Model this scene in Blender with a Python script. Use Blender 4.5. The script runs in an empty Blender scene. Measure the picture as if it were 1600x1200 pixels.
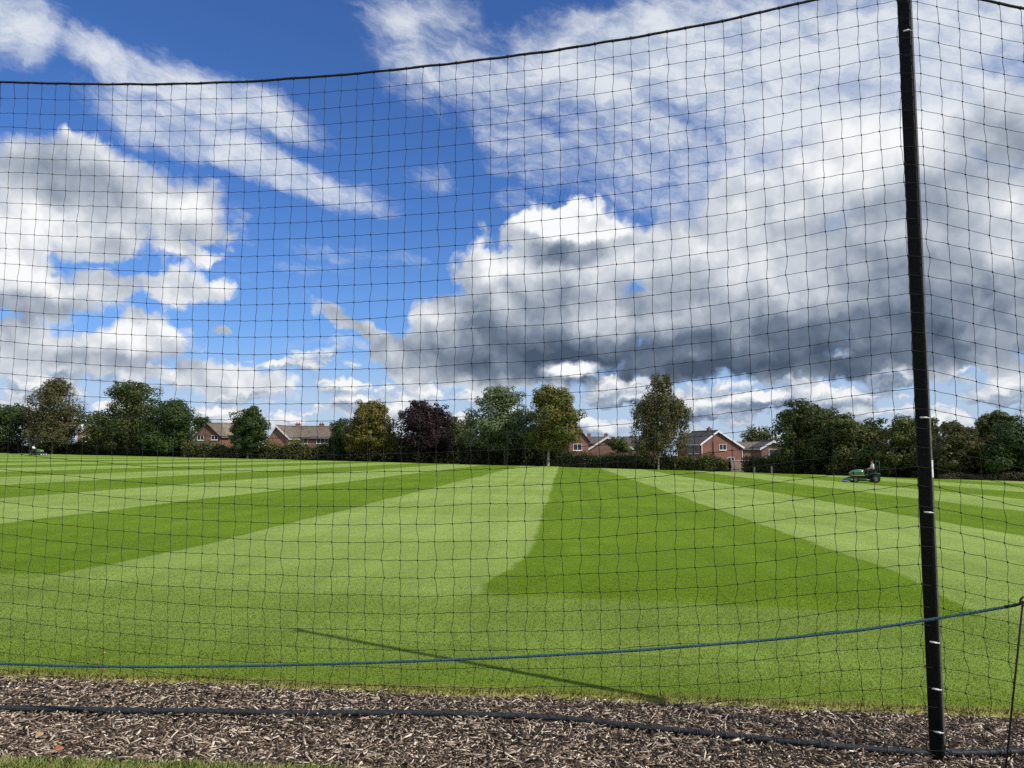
import bpy, math, random
import numpy as np
from mathutils import Vector, Matrix, noise as mnoise

SC = bpy.context.scene
COL = SC.collection
R = math.radians
rng = np.random.default_rng(11)
random.seed(7)

# ---------------------------------------------------------------- camera
FPX = 1202.0                                    # focal length in pixels of the 1600 px wide photograph
PITCH = math.atan(100 / FPX)
EYE = np.array([0.0, 0.0, 1.55])
cam_d = bpy.data.cameras.new('camera')
cam_d.sensor_width = 36.0
cam_d.lens = 36.0 * FPX / 1600
cam_d.clip_start = 0.05
cam_d.clip_end = 6000
cam = bpy.data.objects.new('camera', cam_d)
COL.objects.link(cam)
cam.location = EYE
cam.rotation_euler = (R(90) + PITCH, 0, 0)
SC.camera = cam

# ---------------------------------------------------------------- light
SUN_DIR = Vector((4.12, -2.51, 4.25)).normalized()       # towards the sun: behind the viewer, to the right
SUN_EL = math.asin(SUN_DIR.z)
SUN_AZ = math.atan2(SUN_DIR.x, SUN_DIR.y)
sun_d = bpy.data.lights.new('sun', 'SUN')
sun_d.energy = 4.2
sun_d.angle = R(0.53)
sun_d.color = (1.0, 0.95, 0.87)
sun = bpy.data.objects.new('sun', sun_d)
COL.objects.link(sun)
sun.rotation_euler = SUN_DIR.to_track_quat('Z', 'Y').to_euler()
SC.view_settings.view_transform = 'Standard'
SC.view_settings.look = 'None'
SC.view_settings.exposure = 0.0
SC.view_settings.gamma = 1.0
SC.cycles.use_denoising = False
SC.cycles.use_adaptive_sampling = True
SC.cycles.adaptive_threshold = 0.015
SC.cycles.adaptive_min_samples = 12
SC.cycles.max_bounces = 6
SC.cycles.diffuse_bounces = 3
SC.cycles.transparent_max_bounces = 8

# ---------------------------------------------------------------- geometry of the place
SX, SY = -0.0192, -0.0083                       # the field falls gently to the right and away
def G(x, y): return SX * x + SY * y
def ray(px, py):
    u = px - 800; v = 600 - py
    return np.array([u, FPX * math.cos(PITCH) - v * math.sin(PITCH), FPX * math.sin(PITCH) + v * math.cos(PITCH)])
def ground(px, py, dz=0.0):
    d = ray(px, py); t = (dz - EYE[2]) / (d[2] - SX * d[0] - SY * d[1])
    return EYE + d * t
def at(px, py, Y):
    d = ray(px, py); return EYE + d * (Y / d[1])

# ---------------------------------------------------------------- node helpers
class NT:
    def __init__(s, tree): s.t = tree; s.n = tree.nodes; s.l = tree.links
    def put(s, sock, v):
        if v is None: return
        if isinstance(v, bpy.types.NodeSocket): s.l.new(v, sock)
        else: sock.default_value = v
    def new(s, typ, ins=(), **kw):
        nd = s.n.new(typ)
        for k, v in kw.items(): setattr(nd, k, v)
        for k, v in (ins.items() if isinstance(ins, dict) else enumerate(ins)): s.put(nd.inputs[k], v)
        return nd
    def m(s, op, a, b=None, c=None, clamp=False):
        nd = s.n.new('ShaderNodeMath'); nd.operation = op; nd.use_clamp = clamp
        for i, v in enumerate((a, b, c)): s.put(nd.inputs[i], v)
        return nd.outputs[0]
    def vm(s, op, a, b=None):
        nd = s.n.new('ShaderNodeVectorMath'); nd.operation = op
        s.put(nd.inputs[0], a)
        if b is not None: s.put(nd.inputs[3 if op == 'SCALE' else 1], b)
        return nd.outputs[1] if op in ('LENGTH', 'DOT_PRODUCT', 'DISTANCE') else nd.outputs[0]
    def noise(s, vec, scale, detail=4, rough=0.5, dim='3D', dist=0.0, color=False):
        nd = s.new('ShaderNodeTexNoise', {'Vector': vec, 'Scale': scale, 'Detail': detail, 'Roughness': rough, 'Distortion': dist}, noise_dimensions=dim)
        return nd.outputs[1 if color else 0]
    def step(s, v, a, b, lo=0.0, hi=1.0):
        nd = s.new('ShaderNodeMapRange', {'Value': v, 'From Min': a, 'From Max': b, 'To Min': lo, 'To Max': hi}, interpolation_type='SMOOTHSTEP')
        return nd.outputs[0]
    def lin(s, v, a, b, lo=0.0, hi=1.0):
        return s.new('ShaderNodeMapRange', {'Value': v, 'From Min': a, 'From Max': b, 'To Min': lo, 'To Max': hi}).outputs[0]
    def mix(s, f, a, b, mode='MIX'):
        nd = s.n.new('ShaderNodeMix'); nd.data_type = 'RGBA'; nd.blend_type = mode; nd.clamp_factor = True
        s.put(nd.inputs[0], f); s.put(nd.inputs[6], c4(a)); s.put(nd.inputs[7], c4(b))
        return nd.outputs[2]
    def ramp(s, f, stops, interp='LINEAR'):
        nd = s.n.new('ShaderNodeValToRGB'); cr = nd.color_ramp; cr.interpolation = interp
        while len(cr.elements) < len(stops): cr.elements.new(0.5)
        for e, (p, c) in zip(cr.elements, stops): e.position = p; e.color = c4(c)
        s.put(nd.inputs[0], f); return nd.outputs[0]
def c4(c):
    if isinstance(c, (tuple, list)) and len(c) == 3: return (c[0], c[1], c[2], 1.0)
    if isinstance(c, (int, float)): return (c, c, c, 1.0)
    return c

# ---------------------------------------------------------------- sky: clear blue, high streaks, cumulus
def build_world():
    w = bpy.data.worlds.new('World'); SC.world = w; w.use_nodes = True
    w.cycles.sampling_method = 'MANUAL'; w.cycles.sample_map_resolution = 512
    t = NT(w.node_tree); t.n.clear()
    out = t.n.new('ShaderNodeOutputWorld'); bg = t.n.new('ShaderNodeBackground')
    t.l.new(bg.outputs[0], out.inputs[0]); bg.inputs[1].default_value = 0.1
    sky = t.n.new('ShaderNodeTexSky'); sky.sky_type = 'NISHITA'; sky.sun_disc = False
    sky.sun_elevation = SUN_EL; sky.sun_rotation = SUN_AZ
    sky.altitude = 50; sky.air_density = 1.0; sky.dust_density = 0.4; sky.ozone_density = 2.2
    # direction of the ray as bearing and elevation in degrees
    tc = t.n.new('ShaderNodeTexCoord')
    sep = t.new('ShaderNodeSeparateXYZ', [tc.outputs['Generated']])
    X, Y, Z = sep.outputs
    az = t.m('MULTIPLY', t.m('ARCTAN2', X, Y), 180 / math.pi)
    el = t.m('MULTIPLY', t.m('ARCSINE', Z), 180 / math.pi)
    P = t.new('ShaderNodeCombineXYZ', [az, el, 0.0]).outputs[0]
    def vsub(a, k): return t.vm('SCALE', t.vm('SUBTRACT', a, (0.5, 0.5, 0.5)), k)
    wl = t.noise(P, 0.11, 3, 0.5, '2D', color=True)
    wh = t.noise(P, 0.55, 5, 0.6, '2D', color=True)
    Pw = t.vm('ADD', P, t.vm('ADD', vsub(wl, 1.6), vsub(wh, 1.5)))
    Pw = t.vm('MULTIPLY', Pw, (1, 1, 0))
    Pc = t.vm('MULTIPLY', t.vm('ADD', P, t.vm('ADD', vsub(wl, 2.4), vsub(wh, 1.0))), (1, 1, 0))
    def azel(px, py):
        d = ray(px, py); d = d / np.linalg.norm(d)
        return math.degrees(math.atan2(d[0], d[1])), math.degrees(math.asin(d[2]))
    def quad(v):                                    # (x, y, 1) and (x^2, xy, y^2) of a warped direction
        x, y, _ = t.new('ShaderNodeSeparateXYZ', [v]).outputs
        return (t.new('ShaderNodeCombineXYZ', [x, y, 1.0]).outputs[0],
                t.new('ShaderNodeCombineXYZ', [t.m('MULTIPLY', x, x), t.m('MULTIPLY', x, y), t.m('MULTIPLY', y, y)]).outputs[0])
    Pw, Pcv, Pc = quad(Pw), Pc, quad(Pc)
    def ell(vec, px, py, rx, ry, rot=0):            # 0 in the middle of an ellipse, 1 on its rim
        a0, e0 = azel(px, py)
        a1, _ = azel(px + 5, py); _, e1 = azel(px, py - 5)
        sx, sy = rx * abs(a1 - a0) / 5, ry * abs(e1 - e0) / 5
        c, sn = math.cos(R(-rot)), math.sin(R(-rot))
        M = np.array([[c / sx, sn / sx], [-sn / sy, c / sy]]); A = M.T @ M
        o = np.array([a0, e0]); L = -2 * A @ o; k = o @ A @ o
        r2 = t.m('ADD', t.vm('DOT_PRODUCT', vec[0], (L[0], L[1], k)), t.vm('DOT_PRODUCT', vec[1], (A[0, 0], 2 * A[0, 1], A[1, 1])))
        return t.m('SQRT', t.m('MAXIMUM', r2, 0.0)), sy
    # --- billow noise and its copy one step towards the sun, for the relief of the clouds
    def billow(v):
        a = t.noise(v, 0.22, 7, 0.54, '2D')
        vo = t.new('ShaderNodeTexVoronoi', {'Vector': v, 'Scale': 0.50, 'Detail': 1.6, 'Roughness': 0.5}, voronoi_dimensions='2D', feature='F1')
        return t.m('ADD', t.m('MULTIPLY', a, 0.85), t.m('MULTIPLY', t.m('SUBTRACT', 1.0, vo.outputs[0]), 0.22))
    Ph = t.vm('ADD', P, vsub(wh, 1.2))
    n0 = billow(Ph)
    def soft(v): return t.noise(v, 0.24, 3.5, 0.5, '2D')
    relief = t.m('ADD', t.m('SUBTRACT', soft(Ph), soft(t.vm('ADD', Ph, (0.45, 0.9, 0)))), t.m('MULTIPLY', t.m('SUBTRACT', n0, 0.5), 0.22))
    # --- cumulus cover
    CUM = [
        (100, 278, 190, 76, 0), (60, 315, 160, 60, 0), (265, 328, 130, 64, 0), (120, 350, 230, 44, 5), (270, 388, 90, 22, 6),
        (10, 408, 104, 84, 0), (70, 462, 140, 52, 0), (150, 448, 70, 40, 0), (265, 450, 115, 28, 2),
        (215, 530, 110, 46, 0), (160, 560, 150, 40, 0), (20, 540, 90, 60, 0), (330, 590, 130, 34, 0),
        (905, 358, 96, 60, 0), (845, 365, 84, 52, 0), (960, 400, 76, 64, 0), (760, 425, 66, 40, 0), (860, 450, 170, 76, 0), (715, 500, 88, 58, 0), (668, 560, 92, 50, 0), (800, 553, 220, 66, 0), (930, 500, 150, 60, 0),
        (1075, 440, 110, 110, 0), (1200, 360, 170, 130, -25), (1340, 270, 130, 110, 0), (1440, 330, 200, 150, 0), (1250, 450, 260, 120, 0),
        (1580, 200, 130, 70, 0), (1440, 430, 170, 90, 0), (1360, 420, 170, 90, 0), (1560, 400, 190, 150, 0), (1180, 535, 240, 52, 0), (1460, 520, 240, 66, 0), (1330, 570, 150, 26, 0),
        (545, 505, 70, 18, 30), (610, 545, 50, 18, 20), (338, 518, 24, 10, 0), (895, 574, 60, 18, -8), (1500, 565, 170, 34, 0), (1150, 570, 230, 34, 0), (120, 385, 170, 34, 4),
    ]
    acc = None
    for c in CUM:
        r, ry = ell(Pw, *c)
        k = min(1.8, max(0.8, ry / 1.8))
        v = t.m('MULTIPLY_ADD', r, -k, k)
        acc = v if acc is None else t.m('SMOOTH_MAX', acc, v, 0.25)
    # beyond the part of the sky in view the cover goes on at random
    outside = t.m('MAXIMUM', t.step(t.m('ABSOLUTE', az), 37, 46), t.step(el, 33, 40))
    rnd = t.m('MULTIPLY', t.m('SUBTRACT', t.noise(P, 0.045, 2, 0.5, '2D'), 0.50), 9.0)
    acc = t.m('MAXIMUM', acc, t.m('ADD', rnd, t.m('MULTIPLY', t.m('SUBTRACT', outside, 1.0), 30.0)))
    F = t.m('ADD', acc, t.m('MULTIPLY', t.m('SUBTRACT', n0, 0.50), 1.7))
    fuzz, _ = ell(Pw, 1320, 300, 420, 250)
    fuzz2, _ = ell(Pw, 120, 278, 300, 62)
    fuzz = t.m('MAXIMUM', t.step(fuzz, 1.1, 0.5, 0.36, 1.05), t.step(fuzz2, 1.1, 0.5, 0.36, 0.95))
    F = t.m('ADD', F, t.m('MULTIPLY', t.m('SUBTRACT', fuzz, 0.36), 0.42))
    a_cum = t.step(F, 0.02, fuzz)
    edge = t.step(F, 0.0, 1.1)
    # --- low bank of far clouds towards the horizon
    Pb = t.vm('MULTIPLY', t.vm('ADD', P, vsub(wh, 1.6)), (0.40, 1.0, 0))
    b0 = t.noise(Pb, 0.45, 6, 0.55, '2D'); b1 = t.noise(t.vm('ADD', Pb, (0.10, 0.55, 0)), 0.45, 4, 0.5, '2D')
    low = t.step(el, 8.5, 3.0)
    a_low = t.m('MULTIPLY', t.step(t.m('ADD', b0, t.m('MULTIPLY', low, 0.16)), 0.58, 0.68), t.step(el, 9.0, 6.0))
    a_low = t.m('MULTIPLY', a_low, t.step(el, -1.0, 2.5, 0.35, 1.0))
    low_br = t.m('ADD', 0.68, t.m('MULTIPLY', t.m('SUBTRACT', b0, b1), 3.0))
    low_br = t.m('SUBTRACT', low_br, t.m('MULTIPLY', t.step(az, -6, 12), 0.16))
    # --- brightness of the cumulus
    BR = [
        (120, 284, 170, 44, 0, -0.22, 1), (290, 318, 80, 34, 0, 0.15, 1), (60, 480, 120, 26, 0, -0.26, 1), (10, 395, 100, 60, 0, 0.32, 1),
        (225, 518, 80, 24, 0, 0.2, 1), (180, 566, 130, 20, 0, -0.22, 1), (545, 505, 80, 30, 20, -0.08, 1), (338, 518, 30, 14, 0, -0.1, 1),
        (895, 340, 110, 42, 0, 0.30, 0), (890, 396, 76, 26, 0, -0.40, 1), (770, 424, 70, 22, 0, 0.10, 1), (955, 420, 60, 50, 0, 0.12, 1),
        (800, 480, 170, 50, 0, -0.22, 1), (790, 556, 220, 56, 0, -0.46, 1), (690, 490, 50, 26, 0, 0.12, 1),
        (1060, 480, 130, 80, 0, -0.10, 1), (1370, 200, 130, 80, 0, 0.20, 1), (1230, 300, 160, 120, 0, 0.10, 1), (1400, 365, 190, 60, 0, -0.20, 1), (1470, 300, 120, 40, 0, -0.1, 1),
        (1570, 215, 110, 62, 0, -0.24, 1), (1590, 260, 120, 30, 0, -0.1, 1), (1210, 330, 120, 60, 0, -0.05, 1), (1130, 420, 90, 50, 0, 0.12, 1), (1560, 360, 90, 60, 0, 0.10, 1),
        (1180, 560, 400, 66, -3, -0.40, 1), (1480, 480, 260, 66, 3, -0.26, 1), (1330, 572, 260, 40, 0, -0.22, 1), (1000, 565, 220, 50, 0, -0.26, 1), (1300, 470, 480, 120, 0, -0.07, 1), (895, 575, 56, 16, -6, 1.5, 1),
    ]
    br = 0.74
    for (x, y, rx, ry, rot, wgt, soft) in BR:
        v, _ = ell(Pw, x, y, rx * (1.25 if soft else 1), ry * (1.25 if soft else 1), rot)
        v = t.step(v, 1.02, 0.25 if soft else 0.78, 0.0, wgt)
        br = t.m('ADD', br, v)
    # outside the view: bases darker, tops bright, from the same relief
    br = t.m('ADD', br, t.m('MULTIPLY', relief, t.lin(fuzz, 0.36, 1.3, 1.0, 0.66)))
    br = t.m('ADD', br, t.m('MULTIPLY', t.m('SUBTRACT', 1.0, edge), 0.05))
    # --- high thin streaks and sheet
    CIR = [
        (380, 165, 190, 44, 16, 1.15), (300, 150, 170, 50, 14, 1.0), (440, 268, 215, 34, 13, 1.15), (190, 105, 140, 56, 14, 1.0), (250, 195, 150, 60, 12, 0.95), (20, 40, 110, 85, 0, 1.0), (560, 300, 90, 24, 12, 0.6),
        (1080, 90, 480, 130, 0, 1.15), (1350, 120, 420, 210, 0, 1.25), (690, 90, 190, 110, 15, 0.80), (800, 200, 150, 80, 42, 0.72), (870, 250, 110, 60, 30, 0.5), (1000, 240, 190, 120, 20, 0.8),
        (1250, 330, 330, 170, 0, 0.9), (675, 275, 60, 34, 10, 0.55), (560, 400, 180, 26, 4, 0.42), (480, 425, 150, 16, 3, 0.35), (360, 440, 60, 26, 10, 0.3), (800, 315, 40, 30, 0, 0.45),
        (230, 330, 260, 70, 5, 0.45), (560, 540, 200, 14, 0, 0.5), (1500, 60, 300, 160, 0, 1.1),
    ]
    st = t.new('ShaderNodeMapping', {0: Pcv}, vector_type='TEXTURE')
    st.inputs[2].default_value = (0, 0, R(-14)); st.inputs[3].default_value = (2.3, 0.9, 1)
    s0 = t.noise(st.outputs[0], 0.42, 9, 0.66, '2D')
    ci = None
    for (x, y, rx, ry, rot, wgt) in CIR:
        v, _ = ell(Pc, x, y, rx * 1.15, ry * 1.15, rot)
        v = t.step(v, 1.05, 0.25, 0.0, wgt)
        ci = v if ci is None else t.m('MAXIMUM', ci, v)
    ci = t.m('MAXIMUM', ci, t.m('MULTIPLY', outside, t.lin(t.noise(P, 0.05, 2, 0.5, '2D'), 0.35, 0.65, 0.0, 1.0)))
    a_cir = t.step(t.m('ADD', t.m('MULTIPLY', ci, 0.75), t.m('MULTIPLY', t.m('SUBTRACT', s0, 0.5), 1.1)), 0.16, 0.98, 0.0, 0.92)
    a_cir = t.m('MULTIPLY', a_cir, t.step(ci, 0.0, 0.2))
    veil = t.m('ADD', t.m('MULTIPLY', t.step(el, 18, 3.0), 0.34), t.m('MULTIPLY', t.step(el, 8.5, 1.5), 0.50))
    # --- put together
    K = 10.0
    def cl(v): return tuple(x * K for x in v)
    cloud = t.ramp(br, [(0.0, (0.070, 0.100, 0.155)), (0.28, (0.16, 0.205, 0.285)), (0.52, (0.36, 0.41, 0.49)), (0.77, (0.63, 0.67, 0.73)), (1.0, (0.96, 0.97, 0.98))])
    lowc = t.ramp(low_br, [(0.0, (0.17, 0.22, 0.32)), (0.40, (0.36, 0.43, 0.55)), (0.65, (0.60, 0.65, 0.72)), (1.0, (0.93, 0.94, 0.95))])
    blue = t.mix(1.0, sky.outputs[0], (0.48, 0.78, 1.30), 'MULTIPLY')
    base = t.mix(veil, blue, t.mix(t.step(el, 10.0, 3.0), cl((0.27, 0.50, 0.90)), cl((0.50, 0.62, 0.80))))
    base = t.mix(a_cir, base, t.mix(t.step(t.m('ADD', s0, t.m('MULTIPLY', relief, 0.8)), 0.30, 0.66), cl((0.60, 0.665, 0.77)), cl((0.79, 0.83, 0.88))))
    base = t.mix(a_low, base, t.vm('SCALE', lowc, K))
    base = t.mix(a_cum, base, t.vm('SCALE', cloud, K))
    t.l.new(base, bg.inputs[0])
build_world()
#MARK_SKY_END

# ---------------------------------------------------------------- materials
MATS = {}
def mat(name, rough=0.8, spec=0.3):
    m = bpy.data.materials.new(name); m.use_nodes = True
    t = NT(m.node_tree); b = t.n['Principled BSDF']
    b.inputs['Roughness'].default_value = rough
    b.inputs['Specular IOR Level'].default_value = spec
    MATS[name] = m
    return m, t, b
def bump(t, b, h, strength=0.3, dist=0.02):
    nd = t.new('ShaderNodeBump', {'Height': h, 'Strength': strength, 'Distance': dist}); t.l.new(nd.outputs[0], b.inputs['Normal'])
def plain(name, col, rough=0.7, spec=0.3, metal=0.0, var=0.12, scale=6.0):
    m, t, b = mat(name, rough, spec)
    tc = t.n.new('ShaderNodeTexCoord')
    n = t.noise(tc.outputs['Object'], scale, 4, 0.6)
    k = t.lin(n, 0.3, 0.7, 1 - var, 1 + var)
    t.put(b.inputs['Base Color'], t.vm('SCALE', c4(col)[:3], k))
    b.inputs['Metallic'].default_value = metal
    t.put(b.inputs['Roughness'], t.lin(n, 0.3, 0.7, max(0.05, rough - 0.08), min(1, rough + 0.08)))
    return m

STRIPE_B = math.atan(79 / 1202)                  # bearing of the mowing lines
def lawn_colour(t):
    """mown stripes, the cross pass and the headland, as the grass lies (world position)"""
    pos = t.n.new('ShaderNodeNewGeometry').outputs['Position']
    x, y, z = t.new('ShaderNodeSeparateXYZ', [pos]).outputs
    cb, sb = math.cos(STRIPE_B), math.sin(STRIPE_B)
    lat = t.m('SUBTRACT', t.m('MULTIPLY', x, cb), t.m('MULTIPLY', y, sb))
    lon = t.m('ADD', t.m('MULTIPLY', x, sb), t.m('MULTIPLY', y, cb))
    wob = t.m('SUBTRACT', t.noise(pos, 0.16, 3, 0.5), 0.5)
    wobf = t.m('SUBTRACT', t.noise(pos, 2.2, 3, 0.6), 0.5)
    # the lines bend to the left where the machine turned in at the near end
    turn = t.m('MULTIPLY', t.step(lon, 12.5, 7.6), -0.50)
    la = t.m('ADD', t.m('SUBTRACT', lat, turn), t.m('ADD', t.m('MULTIPLY', wob, 0.45), t.m('MULTIPLY', wobf, 0.22)))
    ph = t.m('PINGPONG', t.m('ADD', la, 0.6 + 5.25 * 40), 5.25)       # 0 on even lines, 5.25 on odd ones
    ph2 = t.m('MODULO', t.m('ADD', la, 0.6 + 5.25 * 40), 10.5)
    dark = t.m('MULTIPLY', t.step(ph2, 0.0, 0.14), t.step(ph2, 5.25 + 0.12, 5.25 - 0.02))
    lo = t.m('ADD', lon, t.m('MULTIPLY', wob, 0.8))
    lo2 = t.m('MODULO', t.m('ADD', lo, 1.6 + 52.0), 10.4)
    cross = t.m('MULTIPLY', t.step(lo2, 0.0, 0.3), t.step(lo2, 5.3, 5.0))
    # headland mown along the net
    hd = t.m('ADD', y, t.m('MULTIPLY', x, 0.135))
    hd = t.m('ADD', hd, t.m('MULTIPLY', wobf, 0.5))
    head = t.m('ADD', t.m('MULTIPLY', dark, t.step(hd, 8.80, 8.42)), t.m('MULTIPLY', t.m('SUBTRACT', 1.0, dark), t.step(hd, 9.4, 7.7)))
    h2 = t.m('MULTIPLY', t.step(hd, 7.25, 7.15), t.step(hd, 6.15, 6.3))
    c = t.mix(dark, (0.255, 0.345, 0.080), (0.128, 0.208, 0.011))
    c = t.mix(t.m('MULTIPLY', cross, t.lin(dark, 0, 1, 0.22, 0.85)), c, (0.112, 0.188, 0.009))
    hc = t.mix(t.m('MULTIPLY', h2, 0.5), (0.172, 0.252, 0.040), (0.195, 0.280, 0.050))
    hc = t.mix(t.m('MULTIPLY', t.step(hd, 6.0, 5.5), 0.55), hc, (0.140, 0.222, 0.022))
    c = t.mix(head, c, hc)
    # near the mulch the turf is dry and yellow
    ed = t.m('ADD', t.m('SUBTRACT', y, 5.17), t.m('MULTIPLY', x, 0.062))
    ed = t.m('ADD', ed, t.m('MULTIPLY', wobf, 0.12))
    c = t.mix(t.step(ed, 0.16, -0.02, 0.0, 0.75), c, (0.36, 0.32, 0.10))
    patch = t.noise(pos, 0.9, 5, 0.65)
    c = t.mix(t.step(patch, 0.56, 0.80, 0.0, 0.45), c, (0.26, 0.315, 0.055))
    c = t.mix(t.step(patch, 0.44, 0.22, 0.0, 0.40), c, (0.112, 0.190, 0.022))
    sub = t.m('SINE', t.m('MULTIPLY', la, 2 * math.pi / 1.32))         # single passes of the cutting units
    gr = t.noise(t.new('ShaderNodeCombineXYZ', [t.m('MULTIPLY', lat, 1.6), t.m('MULTIPLY', lon, 0.22), 0.0]).outputs[0], 1.0, 4, 0.6)
    k = t.m('ADD', t.m('MULTIPLY', t.m('MULTIPLY', sub, 0.035), t.m('SUBTRACT', 1.0, head)), t.lin(gr, 0.3, 0.7, 0.90, 1.10))
    return t.vm('SCALE', c, k), pos
def lawn_mats():
    m, t, b = mat('lawn_turf', 0.9, 0.06)
    c, pos = lawn_colour(t)
    g = t.noise(pos, 34.0, 4, 0.75); g2 = t.noise(pos, 7.0, 4, 0.7)
    k = t.m('MULTIPLY', t.lin(g, 0.25, 0.75, 0.80, 1.20), t.lin(g2, 0.3, 0.7, 0.90, 1.10))
    t.put(b.inputs['Base Color'], t.vm('SCALE', c, k))
    bump(t, b, t.m('ADD', g, t.m('MULTIPLY', g2, 1.5)), 0.55, 0.03)
    m, t, b = mat('lawn_blade', 0.7, 0.10)
    c, pos = lawn_colour(t)
    gi = t.n.new('ShaderNodeNewGeometry').outputs['Random Per Island']
    k = t.lin(gi, 0, 1, 0.90, 1.32)
    c = t.mix(t.step(gi, 0.955, 0.97, 0.0, 0.7), c, (0.34, 0.30, 0.10))
    t.put(b.inputs['Base Color'], t.vm('SCALE', c, k))
    m, t, b = mat('verge_blade', 0.7, 0.10)
    g = t.n.new('ShaderNodeNewGeometry')
    n = t.noise(g.outputs['Position'], 5.0, 3, 0.6)
    c = t.mix(g.outputs['Random Per Island'], (0.17, 0.26, 0.05), (0.38, 0.42, 0.13))
    t.put(b.inputs['Base Color'], t.mix(t.step(n, 0.50, 0.66), c, (0.50, 0.46, 0.20)))
    m, t, b = mat('rough_grass', 0.85, 0.2)
    tc = t.n.new('ShaderNodeNewGeometry').outputs['Position']
    n = t.noise(tc, 1.3, 6, 0.7); n2 = t.noise(tc, 0.12, 3, 0.5)
    c = t.ramp(n, [(0.25, (0.045, 0.062, 0.018)), (0.5, (0.10, 0.115, 0.035)), (0.75, (0.24, 0.20, 0.10))])
    t.put(b.inputs['Base Color'], t.mix(t.step(n2, 0.4, 0.6), c, (0.09, 0.11, 0.035)))
    bump(t, b, n, 0.6, 0.15)
lawn_mats()

def mulch_mats():
    m, t, b = mat('mulch_soil', 0.95, 0.15)
    pos = t.n.new('ShaderNodeNewGeometry').outputs['Position']
    n = t.noise(pos, 42.0, 5, 0.75)
    t.put(b.inputs['Base Color'], t.ramp(n, [(0.3, (0.022, 0.016, 0.012)), (0.55, (0.08, 0.058, 0.045)), (0.8, (0.20, 0.15, 0.115))]))
    bump(t, b, n, 0.8, 0.02)
    m, t, b = mat('bark_chip', 0.8, 0.25)
    g = t.n.new('ShaderNodeNewGeometry')
    c = t.ramp(g.outputs['Random Per Island'], [(0.0, (0.034, 0.023, 0.016)), (0.28, (0.110, 0.077, 0.053)), (0.52, (0.25, 0.182, 0.128)), (0.77, (0.47, 0.365, 0.265)), (1.0, (0.82, 0.70, 0.54))])
    n = t.noise(g.outputs['Position'], 90.0, 3, 0.6)
    t.put(b.inputs['Base Color'], t.vm('SCALE', c, t.lin(n, 0.3, 0.7, 0.65, 1.3)))
mulch_mats()

def leaf_mat(name, a, bcol, ccol=None, trans=0.25):
    """leaf colour a to b from leaf to leaf, with drifts of c through the crown"""
    m, t, b = mat(name, 0.6, 0.25)
    g = t.n.new('ShaderNodeNewGeometry')
    c = t.mix(g.outputs['Random Per Island'], a, bcol)
    if ccol is not None:
        n = t.noise(g.outputs['Position'], 0.55, 3, 0.6)
        c = t.mix(t.step(n, 0.48, 0.66, 0.0, 0.8), c, ccol)
    t.put(b.inputs['Base Color'], c)
    tr = t.n.new('ShaderNodeBsdfTranslucent'); t.put(tr.inputs[0], c)
    mx = t.n.new('ShaderNodeMixShader'); mx.inputs[0].default_value = trans
    t.l.new(b.outputs[0], mx.inputs[1]); t.l.new(tr.outputs[0], mx.inputs[2])
    t.l.new(mx.outputs[0], t.n['Material Output'].inputs[0])
    return m
LEAF = dict(
    oak=leaf_mat('leaf_oak', (0.036, 0.060, 0.013), (0.078, 0.104, 0.024), (0.105, 0.100, 0.024)),
    dark=leaf_mat('leaf_dark', (0.030, 0.056, 0.012), (0.064, 0.100, 0.021), (0.050, 0.082, 0.018)),
    birch=leaf_mat('leaf_birch', (0.070, 0.076, 0.028), (0.125, 0.118, 0.044), (0.150, 0.125, 0.045)),
    lime=leaf_mat('leaf_lime', (0.115, 0.110, 0.022), (0.190, 0.165, 0.034), (0.170, 0.125, 0.030)),
    copper=leaf_mat('leaf_copper', (0.018, 0.009, 0.011), (0.046, 0.020, 0.024), (0.034, 0.016, 0.022)),
    silver=leaf_mat('leaf_silver', (0.105, 0.145, 0.066), (0.200, 0.245, 0.130), (0.110, 0.155, 0.045)),
    chestnut=leaf_mat('leaf_chestnut', (0.095, 0.118, 0.022), (0.190, 0.195, 0.040), (0.165, 0.130, 0.034)),
    mixed=leaf_mat('leaf_mixed', (0.054, 0.078, 0.017), (0.105, 0.128, 0.030), (0.130, 0.115, 0.034)),
    thorn=leaf_mat('leaf_thorn', (0.066, 0.076, 0.024), (0.130, 0.122, 0.040), (0.120, 0.085, 0.038)),
    hedge=leaf_mat('leaf_hedge', (0.030, 0.045, 0.014), (0.075, 0.090, 0.026), (0.090, 0.088, 0.030)),
    hedgelight=leaf_mat('leaf_hedge_light', (0.060, 0.080, 0.018), (0.140, 0.150, 0.036), (0.150, 0.125, 0.040)),
    dry=leaf_mat('leaf_dry', (0.070, 0.066, 0.032), (0.150, 0.125, 0.072), (0.070, 0.070, 0.030)),
)
plain('tree_bark', (0.085, 0.070, 0.055), 0.9, 0.1, var=0.4, scale=3)
plain('birch_bark', (0.34, 0.31, 0.27), 0.85, 0.1, var=0.5, scale=2)
plain('dark_hull', (0.016, 0.017, 0.010), 0.95, 0.05, var=0.4, scale=2)  # dark colour of the added hull inside the hedges
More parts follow.
